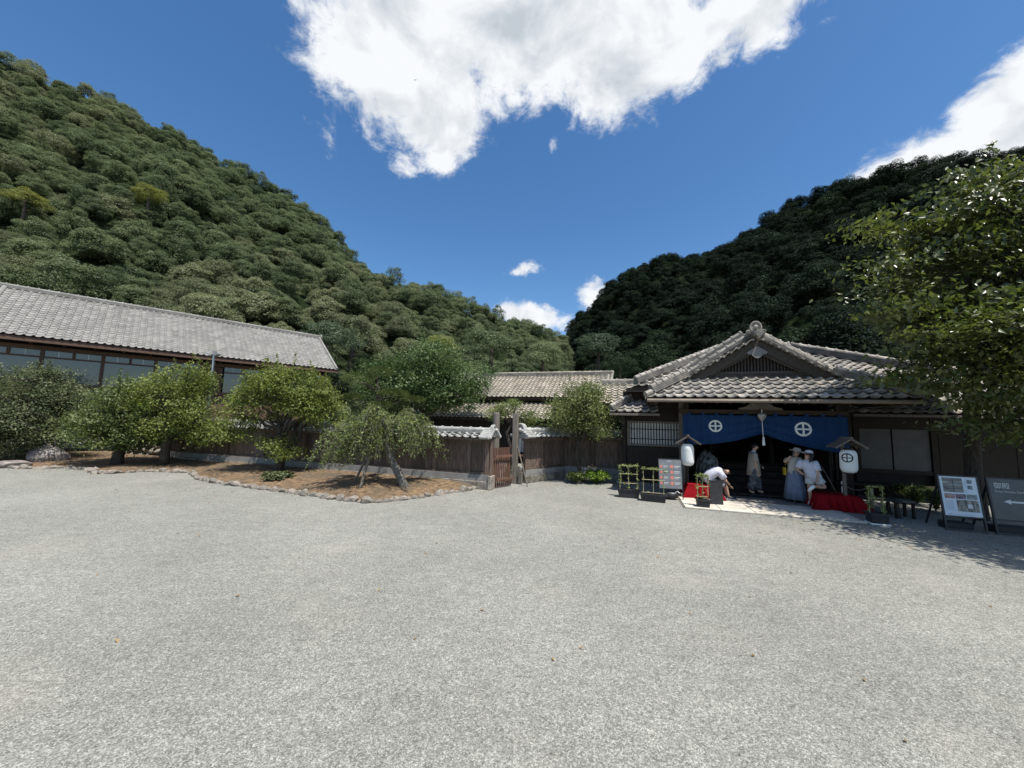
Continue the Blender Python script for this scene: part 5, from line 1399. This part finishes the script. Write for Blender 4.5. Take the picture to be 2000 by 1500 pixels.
# red cloth covered benches
red_c = M('red_felt', (.17, .004, .008), (.23, .008, .012), 3, .95, .25, 90, spec=.08)
def red_bench(label, u, v, L, w, h, rot, flare, seed):
    t = thing('bench', label, 'bench', (u, v, 0), rotz=rot, local=True, group='red cloth benches at the entrance')
    for x in (-L/2+.1, L/2-.1):
        for y in (-w/2+.06, w/2-.06): MB().box(x-.03, x+.03, y-.03, y+.03, 0, h-.07).build('leg', wood_d, t)
    B('seat', wood_d, t, -L/2, L/2, -w/2, w/2, h-.068, h-.012)
    r = np.random.default_rng(seed); vs, fs = [], []; n = 56; rings = 7
    def outline(s):  # rounded rectangle perimeter point
        per = 2*(L+w); d = (s % 1)*per
        if d < L: return (-L/2+d, -w/2, 0, -1)
        d -= L
        if d < w: return (L/2, -w/2+d, 1, 0)
        d -= w
        if d < L: return (L/2-d, w/2, 0, 1)
        d -= L; return (-L/2, w/2-d, -1, 0)
    for j in range(rings):
        q = j/(rings-1)
        for i in range(n):
            x, y, nx, ny = outline(i/n)
            cx, cy = (abs(abs(x)-L/2) < .12), (abs(abs(y)-w/2) < .12); cor = 1 if (cx and cy) else 0
            o = q*(.03+flare*(.5+.5*math.sin(i*2.1+seed))+cor*flare*1.6)
            dx, dy = (nx, ny) if not cor else (math.copysign(.75, x), math.copysign(.75, y))
            vs.append((x+dx*o, y+dy*o, h-(h-.012)*q+(.012*math.sin(i*1.3) if q > .9 else 0)*0))
    for j in range(rings-1):
        for i in range(n): fs.append((j*n+i, (j+1)*n+i, (j+1)*n+(i+1) % n, j*n+(i+1) % n))
    k = len(vs); vs += [(-L/2, -w/2, h), (L/2, -w/2, h), (L/2, w/2, h), (-L/2, w/2, h)]
    fs.append(tuple(range(n)))
    MB().add(vs[:k], fs).build('red_cloth', red_c, t, smooth=False)
    return t
red_bench('red cloth bench under the seated man', 6.55, 1.52, .85, .62, .43, .0, .09, 1)
red_bench('long red cloth bench right of the two women', 9.90, 1.45, .95, .70, .42, .06, .15, 2)

# things at the right of the porch
tb_ = thing('folding_table', 'low black folding table beyond the red cloth', 'table', (10.75, 1.0, 0), rotz=-.1, local=True)
B('table_top', black_m, tb_, -.36, .36, -.28, .28, .42, .45, bevel=.005)
for x in (-.31, .31):
    for y in (-.23, .23): MB().tube([(x, y, 0), (x*.9, y, .42)], .014, 6).build('leg', black_m, tb_)
st = thing('wooden_stool', 'pale topped stool in dappled shade behind the saucer pot', 'stool', (11.15, .95, 0), rotz=.2, local=True)
B('seat', wood_p, st, -.24, .24, -.16, .16, .40, .44)
for x in (-.2, .2):
    for y in (-.12, .12): B('leg', wood_d, st, x-.025, x+.025, y-.025, y+.025, 0, .40)
for k, (u, v, lb) in enumerate(((10.30, 1.75, 'white capped bamboo barrier post beside the lantern stand'), (10.95, 1.75, 'short bamboo barrier post behind the black table'))):
    bp_ = thing('barrier_post', lb, 'post', (u, v, 0), local=True, group='rope barrier posts')
    MB().tube([(0, 0, 0), (0, 0, .74 if k == 0 else .66)], .045, 10).build('post', bamboo if k else white_m, bp_)
    MB().tube([(0, 0, .60), (0, 0, .66)], .055, 10).build('binding', black_m, bp_)
rp = thing('barrier_rope', 'thin pale rope hung between the two barrier posts', 'rope', (10.30, 1.75, 0), local=True)
MB().tube([(.045+t*.56, 0, .62-.10*math.sin(math.pi*t)) for t in np.linspace(0, 1, 9)], .012, 5).build('rope', wood_p, rp)
gc = thing('watering_can', 'green plastic can standing behind the red cloth', 'can', (10.42, 1.35, 0), local=True)
MB().lathe([(.0, 0), (.13, 0), (.14, .05), (.12, .24), (.07, .30), (.06, .34), (.0, .34)], (0, 0, 0), 14).build('can_body', M('green_plastic', (.01, .16, .05), rough=.4), gc)
MB().tube([(.06, 0, .32), (.16, 0, .30), (.15, 0, .14)], .016, 6).build('handle', MATS['green_plastic'], gc)
bs = thing('leaning_pole', 'thin wooden pole leaning at the right porch column', 'pole', (10.25, 2.1, 0), local=True)
MB().tube([(.12, -.2, 0), (-.28, .08, 1.12)], .016, 6).build('stick', wood_p, bs)
# mottled ornamental stone inside the porch
ms = M('mottled_stone', (.03, .032, .03), (.20, .205, .195), 6, .8, .5, 14, lo=.45, hi=.55)
og = put('ornamental_stone', rock_mesh('ornamental_stone', 77, ms, 3, .4), None, uvw(6.95, 3.05, .72), (.1, .15, .6)); og.scale = (.85, .7, 1.75); tag(og, 'tall mottled dark and grey stone standing inside the porch at the left', 'stone')
og.location.z = .70

# information boards at the right
def stand_board(label, u, v, w, h, rot, z0, tl, face, items, nm):
    t = thing('sign_board', label, 'sign', (u, v, 0), rotz=rot, local=True, group='information boards under the right tree')
    for x in (-w/2-.035, w/2): tiltbox('frame_bar', black_m, t, x, x+.035, -.02, .02, -z0, h+.03, z0, tl)
    for z in (-.035, h): tiltbox('frame_bar', black_m, t, -w/2, w/2, -.018, .018, z, z+.03, z0, tl)
    tiltbox('panel', face, t, -w/2, w/2, -.012, .012, -.004, h, z0, tl)
    for x in (-w/2, w/2): MB().beam((x, .10, z0+h*.9), (x, .62, 0), .03, .03).build('rear_leg', black_m, t)
    tiltbox('foot_bar', black_m, t, -w/2, w/2, -.02, .02, -z0+.015, -z0+.05, z0, tl)
    MB().box(-w/2+.08, w/2-.08, .12, .40, 0, .16).build('weight', black_m, t, bevel=.02)
    panel_things(t, w, h, tl, z0, items, nm)
    return t
poster = M('poster_paper', (.58, .66, .74), (.64, .71, .78), 2, .5, spec=.4)
slate = M('sign_slate', (.045, .050, .056), (.075, .082, .09), 2.5, .3, spec=.5)
ph1 = M('photo_room', (.10, .07, .06), (.36, .40, .38), 3, .5, stretch=(1, 6, 1)); ph2 = M('photo_red', (.22, .08, .07), (.45, .36, .33), 14, .5)
ph3 = M('photo_night', (.05, .045, .07), (.30, .22, .24), 14, .5); ph4 = M('photo_garden', (.07, .09, .06), (.36, .40, .42), 12, .5, stretch=(1, 4, 1)); ph5 = M('photo_hall', (.05, .04, .035), (.42, .40, .35), 5, .5, stretch=(3, 1, 1))
ink = M('ink', (.03, .035, .05), rough=.6); tx_l = M('small_print', (.36, .41, .48), rough=.6)
it = [('r', -.28, .52, .36, .33, ph1), ('r', -.27, .60, .33, .012, ink, 1), ('r', -.10, .54, .012, .30, ink, 1), ('r', -.28, .38, .18, .11, ph2), ('r', -.085, .38, .18, .11, ph3), ('r', .11, .38, .18, .11, ph4),
      ('r', -.085, .10, .38, .26, ph5), ('r', .10, .18, .08, .09, white_p, 1), ('r', .20, .12, .008, .20, ink, 1), ('r', -.28, .02, .56, .012, tx_l), ('t', .15, .74, 1, .10, ink, '御'), ('t', .15, .61, 1, .10, ink, '殿')]
it += [('r', -.28, .33-.022*k, .15-.01*(k % 3), .007, tx_l) for k in range(10)]+[('r', .12, .50-.0*k, .006, .30, tx_l) for k in range(1)]
stand_board('white poster board with photographs on a black frame', 11.72, -.12, .66, .88, .0, .34, .13, poster, it, 'poster')
arrow = [(0, .5), (.26, 1), (.26, .68), (1, .68), (1, .32), (.26, .32), (.26, 0)]
it = [('t', -.45, .68, 1, .14, white_p, '御殿'), ('t', -.45, .585, .8, .062, white_p, 'Former Shimadzu Clan Residence'), ('p', -.33, .33, .46, .11, white_p, arrow)]
it += [('p', .16, .02, .09, .09, white_p, [(.5+.5*math.cos(t), .5+.5*math.sin(t)) for t in np.linspace(0, 6.28, 20)[:-1]])]
stand_board('dark board with white arrow pointing left, at the right edge', 12.78, -.12, 1.05, .88, .0, .34, .13, slate, it, 'arrow')

# floodlights above the left trees
fl = thing('floodlight', 'pair of floodlights on a pole above the yellow green plum', 'lamp', (-14.9, 18.2, 0), 'w', local=True)
MB().tube([(0, 0, 0), (0, 0, 5.25)], .05, 8).build('pole', metal_m, fl)
for sg in (-1, 1):
    MB().beam((sg*.08, 0, 5.12), (sg*.34, -.05, 5.22), .24, .09).build('lamp_head', M('lamp_grey', (.25, .25, .25), rough=.5) if 'lamp_grey' not in MATS else MATS['lamp_grey'], fl)
B('cap', MATS['lamp_grey'], fl, -.07, .07, -.07, .07, 5.22, 5.36)

# a bird crossing the big cloud
bd_ = at(811, 156, 90); br = thing('bird', 'tiny dark bird crossing in front of the big cloud', 'bird', bd_, 'w', local=True)
MB().lathe([(.0, -.2), (.06, -.12), (.07, 0), (.045, .12), (.0, .2)], (0, 0, 0), 8).build('body', black_m, br)
for sg in (-1, 1): MB().add([(0, 0, .08), (sg*.3, .05, .12), (sg*.55, .0, -.03), (sg*.25, 0, -.05), (0, 0, -.06)], [(0, 1, 2, 3, 4)]).build('wing', black_m, br)

# ================================================================ people
def skin_obj(name, pts, edges, rad, mat, parent, root=0, sub=2, extra=None):
    me = bpy.data.meshes.new(name); me.from_pydata([tuple(p) for p in pts], edges, []); me.update()
    o = bpy.data.objects.new(name, me); col.objects.link(o)
    md = o.modifiers.new('skin', 'SKIN'); md.use_smooth_shade = True; md.branch_smoothing = .4
    sv = me.skin_vertices[0].data
    roots = root if hasattr(root, '__len__') else [root]
    for i, q in enumerate(rad):
        sv[i].radius = (q, q) if not hasattr(q, '__len__') else q; sv[i].use_root = i in roots
    s = o.modifiers.new('sub', 'SUBSURF'); s.levels = s.render_levels = sub
    dg = bpy.context.evaluated_depsgraph_get(); m2 = bpy.data.meshes.new_from_object(o.evaluated_get(dg)); m2.name = name
    bpy.data.objects.remove(o)
    if extra:                        # features that belong to the same surface (nose, ears)
        import bmesh
        bm = bmesh.new(); bm.from_mesh(m2)
        em = bpy.data.meshes.new('e'); em.from_pydata(extra.v, [], extra.f); bm.from_mesh(em); bm.to_mesh(m2); bm.free()
    m2.materials.clear(); m2.materials.append(mat); m2.polygons.foreach_set('use_smooth', np.ones(len(m2.polygons), bool))
    return put(name, m2, parent)

skin_m = M('skin', (.42, .26, .18), (.48, .30, .21), 6, .55, spec=.3)
hair_m = M('hair', (.012, .010, .009), (.022, .018, .016), 20, .5, spec=.4, stretch=(1, 1, 6))

def hand(pts, edges, rad, roots, w, d, side, s=1.0):
    """palm and five fingers; w wrist, d direction of the fingers, side towards the thumb"""
    w, d, side = Vector(w), Vector(d).normalized(), Vector(side).normalized(); nrm = d.cross(side)
    k = len(pts); pts += [w+d*.045*s, w+d*.085*s]; rad += [(.030*s, .016*s), (.036*s, .015*s)]; edges += [(k, k+1)]
    for i, L in enumerate((.068, .078, .072, .055)):
        b = w+d*.085*s+side*(.027-.018*i)*s; k = len(pts)
        pts += [b, b+d*L*.5*s+nrm*.006*s, b+d*L*.92*s+nrm*.022*s]; rad += [.0095*s, .0088*s, .0075*s]; edges += [(k, k+1), (k+1, k+2)]; roots.append(k)
    b = w+d*.03*s+side*.022*s; k = len(pts); pts += [b, b+side*.03*s+d*.028*s, b+side*.036*s+d*.058*s]; rad += [.012*s, .0105*s, .009*s]; edges += [(k, k+1), (k+1, k+2)]; roots.append(k)

def person(label, pos, J, rotz=0.0, group='visitors at the entrance', cloth=None, hairstyle='short', face=None, hat=None, shoe=None, z=0.0, skin=None):
    t = thing('person', label, 'person', (pos[0], pos[1], z), rotz=rotz, local=True, group=group)
    g = {k: Vector(v) for k, v in J.items()}
    names = ['pelvis', 'waist', 'chest', 'neck', 'head0', 'head1', 'head2', 'sL', 'eL', 'wL', 'sR', 'eR', 'wR', 'hL', 'kL', 'aL', 'tL', 'hR', 'kR', 'aR', 'tR']
    f = Vector(face or (0, -1, 0)).normalized(); hc = g['head']; upv = (hc-g['neck']).normalized()
    g['head0'] = hc-upv*.065+f*.012; g['head1'] = hc+f*.006; g['head2'] = hc+upv*.07-f*.012
    g['waist'] = g['pelvis'].lerp(g['chest'], .5)
    pts = [g[n] for n in names]
    R_ = dict(pelvis=(.125, .10), waist=(.115, .09), chest=(.14, .10), neck=.047, head0=.064, head1=.086, head2=.072, sL=.058, sR=.058, eL=.037, eR=.037, wL=.026, wR=.026, hL=.085, hR=.085, kL=.056, kR=.056, aL=.036, aR=.036, tL=(.04, .025), tR=(.04, .025))
    rad = [R_[n] for n in names]; ix = {n: i for i, n in enumerate(names)}
    ed = [('pelvis', 'waist'), ('waist', 'chest'), ('chest', 'neck'), ('neck', 'head0'), ('head0', 'head1'), ('head1', 'head2'), ('chest', 'sL'), ('sL', 'eL'), ('eL', 'wL'), ('chest', 'sR'), ('sR', 'eR'), ('eR', 'wR'),
          ('pelvis', 'hL'), ('hL', 'kL'), ('kL', 'aL'), ('aL', 'tL'), ('pelvis', 'hR'), ('hR', 'kR'), ('kR', 'aR'), ('aR', 'tR')]
    edges = [(ix[a], ix[b]) for a, b in ed]; roots = [0]
    for sd in 'LR':
        dd = g['w'+sd]-g['e'+sd]; hand(pts, edges, rad, roots, g['w'+sd], g.get('f'+sd, dd), f if abs(dd.normalized().dot(f)) < .8 else Vector((0, 0, 1)))
    sdv = f.cross(upv).normalized(); ex = MB()
    ex.ball(hc+f*.092-upv*.012, .017, 5, 1, 1, 1.3)
    for q in (-1, 1): ex.ball(hc+sdv*q*.083-upv*.005, .022, 5, .6, 1, 1.3)
    body = skin_obj('body', pts, edges, rad, skin or skin_m, t, roots, 2, ex)
    for q in (-1, 1): MB().ball(hc+f*.080+sdv*q*.032+upv*.012, .010, 5).build('eye', hair_m, t)
    MB().ball(hc+f*.084-upv*.052, .014, 5, 1.6, .8, .4).build('mouth', M('lip', (.33, .13, .11), rough=.6) if 'lip' not in MATS else MATS['lip'], t)
    # hair: cap of the skull, open at the face
    hm = MB(); n = 14; vs, fs = [], []
    for i in range(9):
        ph_ = i/8*math.pi*.66
        for k in range(n):
            th = 2*math.pi*k/n; dr = (sdv*math.cos(th)+f*math.sin(th))
            low = 1.0 if math.sin(th) < .35 else .55
            p2 = ph_*low; vs.append(hc-f*.008+upv*.010+dr*.098*math.sin(p2)+upv*.105*math.cos(p2))
    for i in range(8):
        for k in range(n): fs.append((i*n+k, i*n+(k+1) % n, (i+1)*n+(k+1) % n, (i+1)*n+k))
    hm.add(vs, fs)
    if hairstyle == 'tail': hm.tube([hc-f*.08+upv*.02, hc-f*.14-upv*.01, hc-f*.15-upv*.14, hc-f*.13-upv*.24], [.03, .042, .036, .012], 8)
    hm.build('hair', hair_m, t, smooth=True)
    if hat:
        kind, hmaterial = hat; hh = MB(); hh_v, hh_f = [], []; n = 20
        prof = [(.0, .125), (.06, .12), (.095, .09), (.105, .045), (.19 if kind == 'brim' else .115, .03), (.20 if kind == 'brim' else .118, .022), (.108, .034)]
        for rr, zz in prof:
            for k in range(n):
                th = 2*math.pi*k/n; r2 = rr
                if kind == 'visor' and abs(zz-.026) < .006 and math.sin(th) > .2: r2 = rr+.075*math.sin(th)
                hh_v.append(hc+upv*(zz+.012)+(sdv*math.cos(th)+f*math.sin(th))*r2)
        for i in range(len(prof)-1):
            for k in range(n): hh_f.append((i*n+k, i*n+(k+1) % n, (i+1)*n+(k+1) % n, (i+1)*n+k))
        hh.add(hh_v, hh_f).build('hat', hmaterial, t, smooth=True)
    if shoe:
        for sd in 'LR':
            a, tt = g['a'+sd], g['t'+sd]; d = (tt-a); L = d.length; d.normalize()
            s = MB(); heel = a-d*.055; heel = Vector((heel.x, heel.y, heel.z-.035)); toe = tt+d*.065
            s.tube([heel, a+Vector((0, 0, -.025)), a.lerp(tt, .6)+Vector((0, 0, .0)), toe], [.042, .052, .048, .030], 10); so = s.build('shoe', shoe[0], t, smooth=True)
            dn = Vector((0, 0, -1)) if abs(d.z) < .5 else Vector((d.y, -d.x, 0)) if False else (d.cross(sdv)).normalized()
            if abs(d.z) < .5:
                MB().beam(heel+Vector((0, 0, -.03)), toe+Vector((0, 0, -.012)), .085, .025).build('sole', shoe[1], so)
    return t, g

def ring_loft(rings, mat, parent, name, n=24, wob=0.0, wn_=7, thick=.006):
    """cloth tube: rings of (centre, half width vector, half depth vector)"""
    vs, fs = [], []
    for i, (c, a, b_) in enumerate(rings):
        c, a, b_ = Vector(c), Vector(a), Vector(b_)
        for k in range(n):
            th = 2*math.pi*k/n; w = 1+wob*i/len(rings)*math.sin(th*wn_+i*.3)
            vs.append(c+(a*math.cos(th)+b_*math.sin(th))*w)
    for i in range(len(rings)-1):
        for k in range(n): fs.append((i*n+k, i*n+(k+1) % n, (i+1)*n+(k+1) % n, (i+1)*n+k))
    o = MB().add(vs, fs).build(name, mat, parent, smooth=True)
    s = o.modifiers.new('thick', 'SOLIDIFY'); s.thickness = thick
    return o

def sleeve(t, mat, s, e, q, r0, r1, name='sleeve'):
    s, e = Vector(s), Vector(e); en = s.lerp(e, q); d = (e-s).normalized(); x = d.cross(Vector((0, 1, .2))).normalized(); y = d.cross(x)
    ring_loft([(s-d*.07, x*r0*.75, y*r0*.75), (s, x*r0, y*r0), (s.lerp(en, .5), x*(r0+r1)/2, y*(r0+r1)/2), (en, x*r1, y*r1)], mat, t, name, 14)

def trouser(t, mat, h, k, a, q, r0, r1, r2, name='trouser_leg'):
    h, k, a = Vector(h), Vector(k), Vector(a); rr = []
    pts = [(h, r0), (h.lerp(k, .5), (r0+r1)/2), (k, r1)]
    if q > 1: pts += [(k.lerp(a, .4), (r1+r2)/2), (k.lerp(a, q-1), r2)]
    for i, (p, r) in enumerate(pts):
        d = (pts[min(i+1, len(pts)-1)][0]-pts[max(i-1, 0)][0]).normalized(); x = d.cross(Vector((0, 1, .1))).normalized(); y = d.cross(x); rr.append((p, x*r, y*r))
    ring_loft(rr, mat, t, name, 16, .04, 5)

X3, Y3 = Vector((1, 0, 0)), Vector((0, 1, 0))
tee = M('white_tee', (.46, .46, .53), (.55, .55, .61), 7, .9, .3, 14, spec=.1)
linen = M('beige_linen', (.26, .225, .185), (.34, .30, .25), 9, .9, .3, 16, spec=.1)
pattern_g = M('grey_pattern', (.055, .057, .065), (.13, .135, .15), 12, .9, spec=.1, lo=.46, hi=.54)
pattern_b = M('black_white_print', (.02, .02, .025), (.40, .40, .42), 9, .9, spec=.1, lo=.52, hi=.56)
skirt_m = M('slate_skirt', (.12, .15, .21), (.16, .19, .26), 6, .9, .2, 12, spec=.1)
beige_t = M('beige_top', (.38, .36, .31), (.46, .44, .38), 8, .9, .2, 14, spec=.1)
pale_s = M('pale_shorts', (.42, .45, .46), (.50, .53, .53), 8, .9, .2, 14, spec=.1)
yellow_m = M('yellow_bag', (.38, .27, .02), rough=.7)
straw = M('straw', (.36, .32, .25), (.44, .40, .32), 20, .9)
shoe_b, shoe_w = black_m, white_m

# seated man bending forward over his knees, facing right
t, g = person('man in white tee and patterned shorts seated bent forward on the red bench', (6.72, 1.48), dict(pelvis=(0, 0, .52), chest=(.26, -.02, .83), neck=(.40, -.04, .90), head=(.53, -.06, .85),
    sL=(.31, .16, .83), eL=(.42, .20, .62), wL=(.56, .10, .46), sR=(.31, -.20, .81), eR=(.46, -.22, .60), wR=(.60, -.06, .44), hL=(.04, .10, .50), kL=(.46, .12, .50), aL=(.52, .14, .11), tL=(.68, .14, .055), hR=(.04, -.11, .50), kR=(.46, -.13, .50), aR=(.54, -.12, .11), tR=(.70, -.13, .055)),
    face=(.75, -.1, -.55), shoe=(shoe_b, shoe_w), z=.01)
ringsx = [((-.06, 0, .47), Y3*.20, Vector((-.13, 0, .10))), ((-.02, 0, .60), Y3*.205, Vector((-.14, 0, .09))), ((.08, -.01, .73), Y3*.215, Vector((-.12, 0, .11))), ((.22, -.02, .83), Y3*.23, Vector((-.08, 0, .125))), ((.33, -.02, .88), Y3*.20, Vector((-.05, 0, .12))), ((.40, -.03, .905), Y3*.10, Vector((-.03, 0, .07)))]
ring_loft(ringsx, tee, t, 'shirt'); sleeve(t, tee, g['sL'], g['eL'], .75, .095, .085); sleeve(t, tee, g['sR'], g['eR'], .75, .10, .09)
for sd in 'LR': trouser(t, pattern_b, g['h'+sd], g['k'+sd], g['a'+sd], 1, .12, .10, .1, 'shorts_leg')

# man in beige shirt walking to the right on the porch boards
t, g = person('man in loose beige shirt and grey patterned trousers standing barefoot on the porch boards', (8.18, 2.22), dict(pelvis=(0, 0, .80), chest=(.0, 0, 1.15), neck=(.02, 0, 1.32), head=(.06, 0, 1.46), sL=(.0, .17, 1.22), eL=(.02, .22, .96), wL=(.20, .16, .86), sR=(.0, -.17, 1.22), eR=(.0, -.22, .94), wR=(.05, -.20, .70),
    hL=(0, .09, .78), kL=(.10, .10, .42), aL=(.14, .10, .06), tL=(.28, .10, .03), hR=(0, -.09, .78), kR=(-.04, -.10, .42), aR=(-.16, -.10, .075), tR=(-.03, -.11, .03)), face=(1, -.15, -.05), z=.148)
ring_loft([((.0, 0, .60), X3*.20, Y3*.22), ((0, 0, .80), X3*.18, Y3*.215), ((0, 0, 1.05), X3*.15, Y3*.205), ((0, 0, 1.22), X3*.12, Y3*.20), ((.01, 0, 1.30), X3*.07, Y3*.09)], linen, t, 'shirt', 24, .06, 6)
ring_loft([((.0, 0, .575), X3*.195, Y3*.215), ((0, 0, .64), X3*.185, Y3*.205)], tee, t, 'shirt_hem', 24, .06, 6); ring_loft([((.01, 0, 1.30), X3*.065, Y3*.075), ((.02, 0, 1.345), X3*.06, Y3*.065)], tee, t, 'collar')
sleeve(t, linen, g['sL'], g['eL'], .8, .085, .09); sleeve(t, linen, g['sR'], g['eR'], .8, .085, .09)
for sd in 'LR': trouser(t, pattern_g, g['h'+sd], g['k'+sd], g['a'+sd], 1.85, .13, .125, .12)

# woman with brimmed hat lifting a phone
t, g = person('woman in brimmed hat, beige top and long slate blue skirt raising her hand', (9.10, 1.75), dict(pelvis=(.02, 0, .86), chest=(.03, 0, 1.18), neck=(.06, 0, 1.34), head=(.09, -.02, 1.48), sL=(.18, .03, 1.25), eL=(.24, -.06, 1.0), wL=(.14, -.20, 1.08), sR=(-.13, -.02, 1.25), eR=(-.27, -.10, 1.17), wR=(-.09, -.16, 1.37),
    hL=(.10, 0, .84), kL=(.12, -.02, .45), aL=(.13, 0, .08), tL=(.15, -.14, .035), hR=(-.06, 0, .84), kR=(-.05, -.02, .45), aR=(-.04, 0, .08), tR=(-.06, -.14, .035)), face=(.35, -.85, -.15), hat=('brim', straw), z=.05, shoe=(black_m, black_m))
ring_loft([((.02, 0, .84), X3*.19, Y3*.15), ((.02, 0, 1.0), X3*.165, Y3*.125), ((.03, 0, 1.18), X3*.165, Y3*.115), ((.045, 0, 1.29), X3*.15, Y3*.085), ((.055, 0, 1.34), X3*.06, Y3*.06)], beige_t, t, 'top', 24, .04, 5)
sleeve(t, beige_t, g['sL'], g['eL'], .7, .07, .07); sleeve(t, beige_t, g['sR'], g['eR'], .45, .07, .075)
ring_loft([((.02, 0, .98), X3*.15, Y3*.12), ((.02, 0, .85), X3*.18, Y3*.145), ((.02, 0, .5), X3*.235, Y3*.19), ((.03, 0, .09), X3*.29, Y3*.24)], skirt_m, t, 'skirt', 40, .10, 9)
bg = thing('shoulder_bag', 'yellow shoulder bag at the side of the hatted woman', 'bag', (8.88, 1.78, 0), local=True)
MB().box(-.03, .03, -.08, .08, .82, 1.06).build('pouch', yellow_m, bg, bevel=.02); MB().tube([(0, -.08, 1.12), (.05, -.04, 1.25), (.13, .0, 1.34)], .008, 5).build('strap', yellow_m, bg)
phn = thing('phone', 'dark phone in the raised hand of the hatted woman', 'phone', (9.06, 1.56, 1.40), local=True)
MB().box(-.035, .035, -.006, .004, 0, .13).build('case', black_m, phn)

# woman in white tee standing on one leg, holding her other shoe
t, g = person('woman in white tee and pale shorts balancing on one leg, holding her lifted shoe', (9.36, 1.45), dict(pelvis=(.10, 0, .80), chest=(-.02, -.04, 1.14), neck=(-.04, -.05, 1.30), head=(.0, -.05, 1.44), sL=(-.17, .02, 1.20), eL=(-.26, .04, .98), wL=(-.16, -.14, .86), sR=(.15, -.08, 1.20), eR=(.18, -.14, .94), wR=(.13, -.22, .70),
    hL=(.03, 0, .78), kL=(.0, -.02, .44), aL=(.02, 0, .085), tL=(.06, -.14, .04), hR=(.18, -.02, .78), kR=(.36, -.08, .52), aR=(.02, -.18, .56), tR=(-.06, -.20, .46), fR=(-.05, .0, -.9)), face=(-.35, .9, -.1), hat=('visor', tee), hairstyle='tail', z=.05, shoe=(white_m, white_m))
ring_loft([((.15, 0, .70), Vector((.20, 0, .05)), Y3*.165), ((.10, -.01, .88), Vector((.18, 0, .05)), Y3*.15), ((.02, -.03, 1.08), Vector((.175, 0, .04)), Y3*.13), ((-.02, -.04, 1.20), Vector((.165, 0, .02)), Y3*.11), ((-.035, -.05, 1.29), X3*.07, Y3*.07)], tee, t, 'shirt', 24, .03, 5)
sleeve(t, tee, g['sL'], g['eL'], .75, .085, .095); sleeve(t, tee, g['sR'], g['eR'], .8, .085, .10)
trouser(t, pale_s, g['hL'], Vector(g['hL']).lerp(g['kL'], .55), g['aL'], 1, .115, .115, .1, 'shorts_leg'); trouser(t, pale_s, g['hR'], Vector(g['hR']).lerp(g['kR'], .6), g['aR'], 1, .115, .12, .1, 'shorts_leg')

# ---------------------------------------------------------------- fallen leaves on the gravel under the trees
r = np.random.default_rng(99); P_ = []
for c, sx, sy, n in ((gr(560, 965), 3.5, .5, 90), (gr(230, 925), 3.0, .4, 60), (gr(1750, 1040), 1.6, .9, 120), (gr(1150, 955), 1.0, .4, 40), (gr(1000, 1100), 6, 2.5, 60)):
    P_.append(np.array(c)+np.stack([r.normal(0, sx, n), r.normal(0, sy, n), np.full(n, .012)], 1))
P_ = np.concatenate(P_); v, f = leaf_cards(P_, unit(np.array([0, 0, 1])+r.normal(0, .25, P_.shape)), .06, r, .5, .3)
fl_ = put('fallen_leaves', np_mesh('fallen_leaves', v, f, M('dry_leaf', (.16, .10, .045), (.26, .19, .09), 3, .8, island=.35))); tag(fl_, 'scattered dry leaves on the gravel near the trees', 'leaves', kind='stuff')
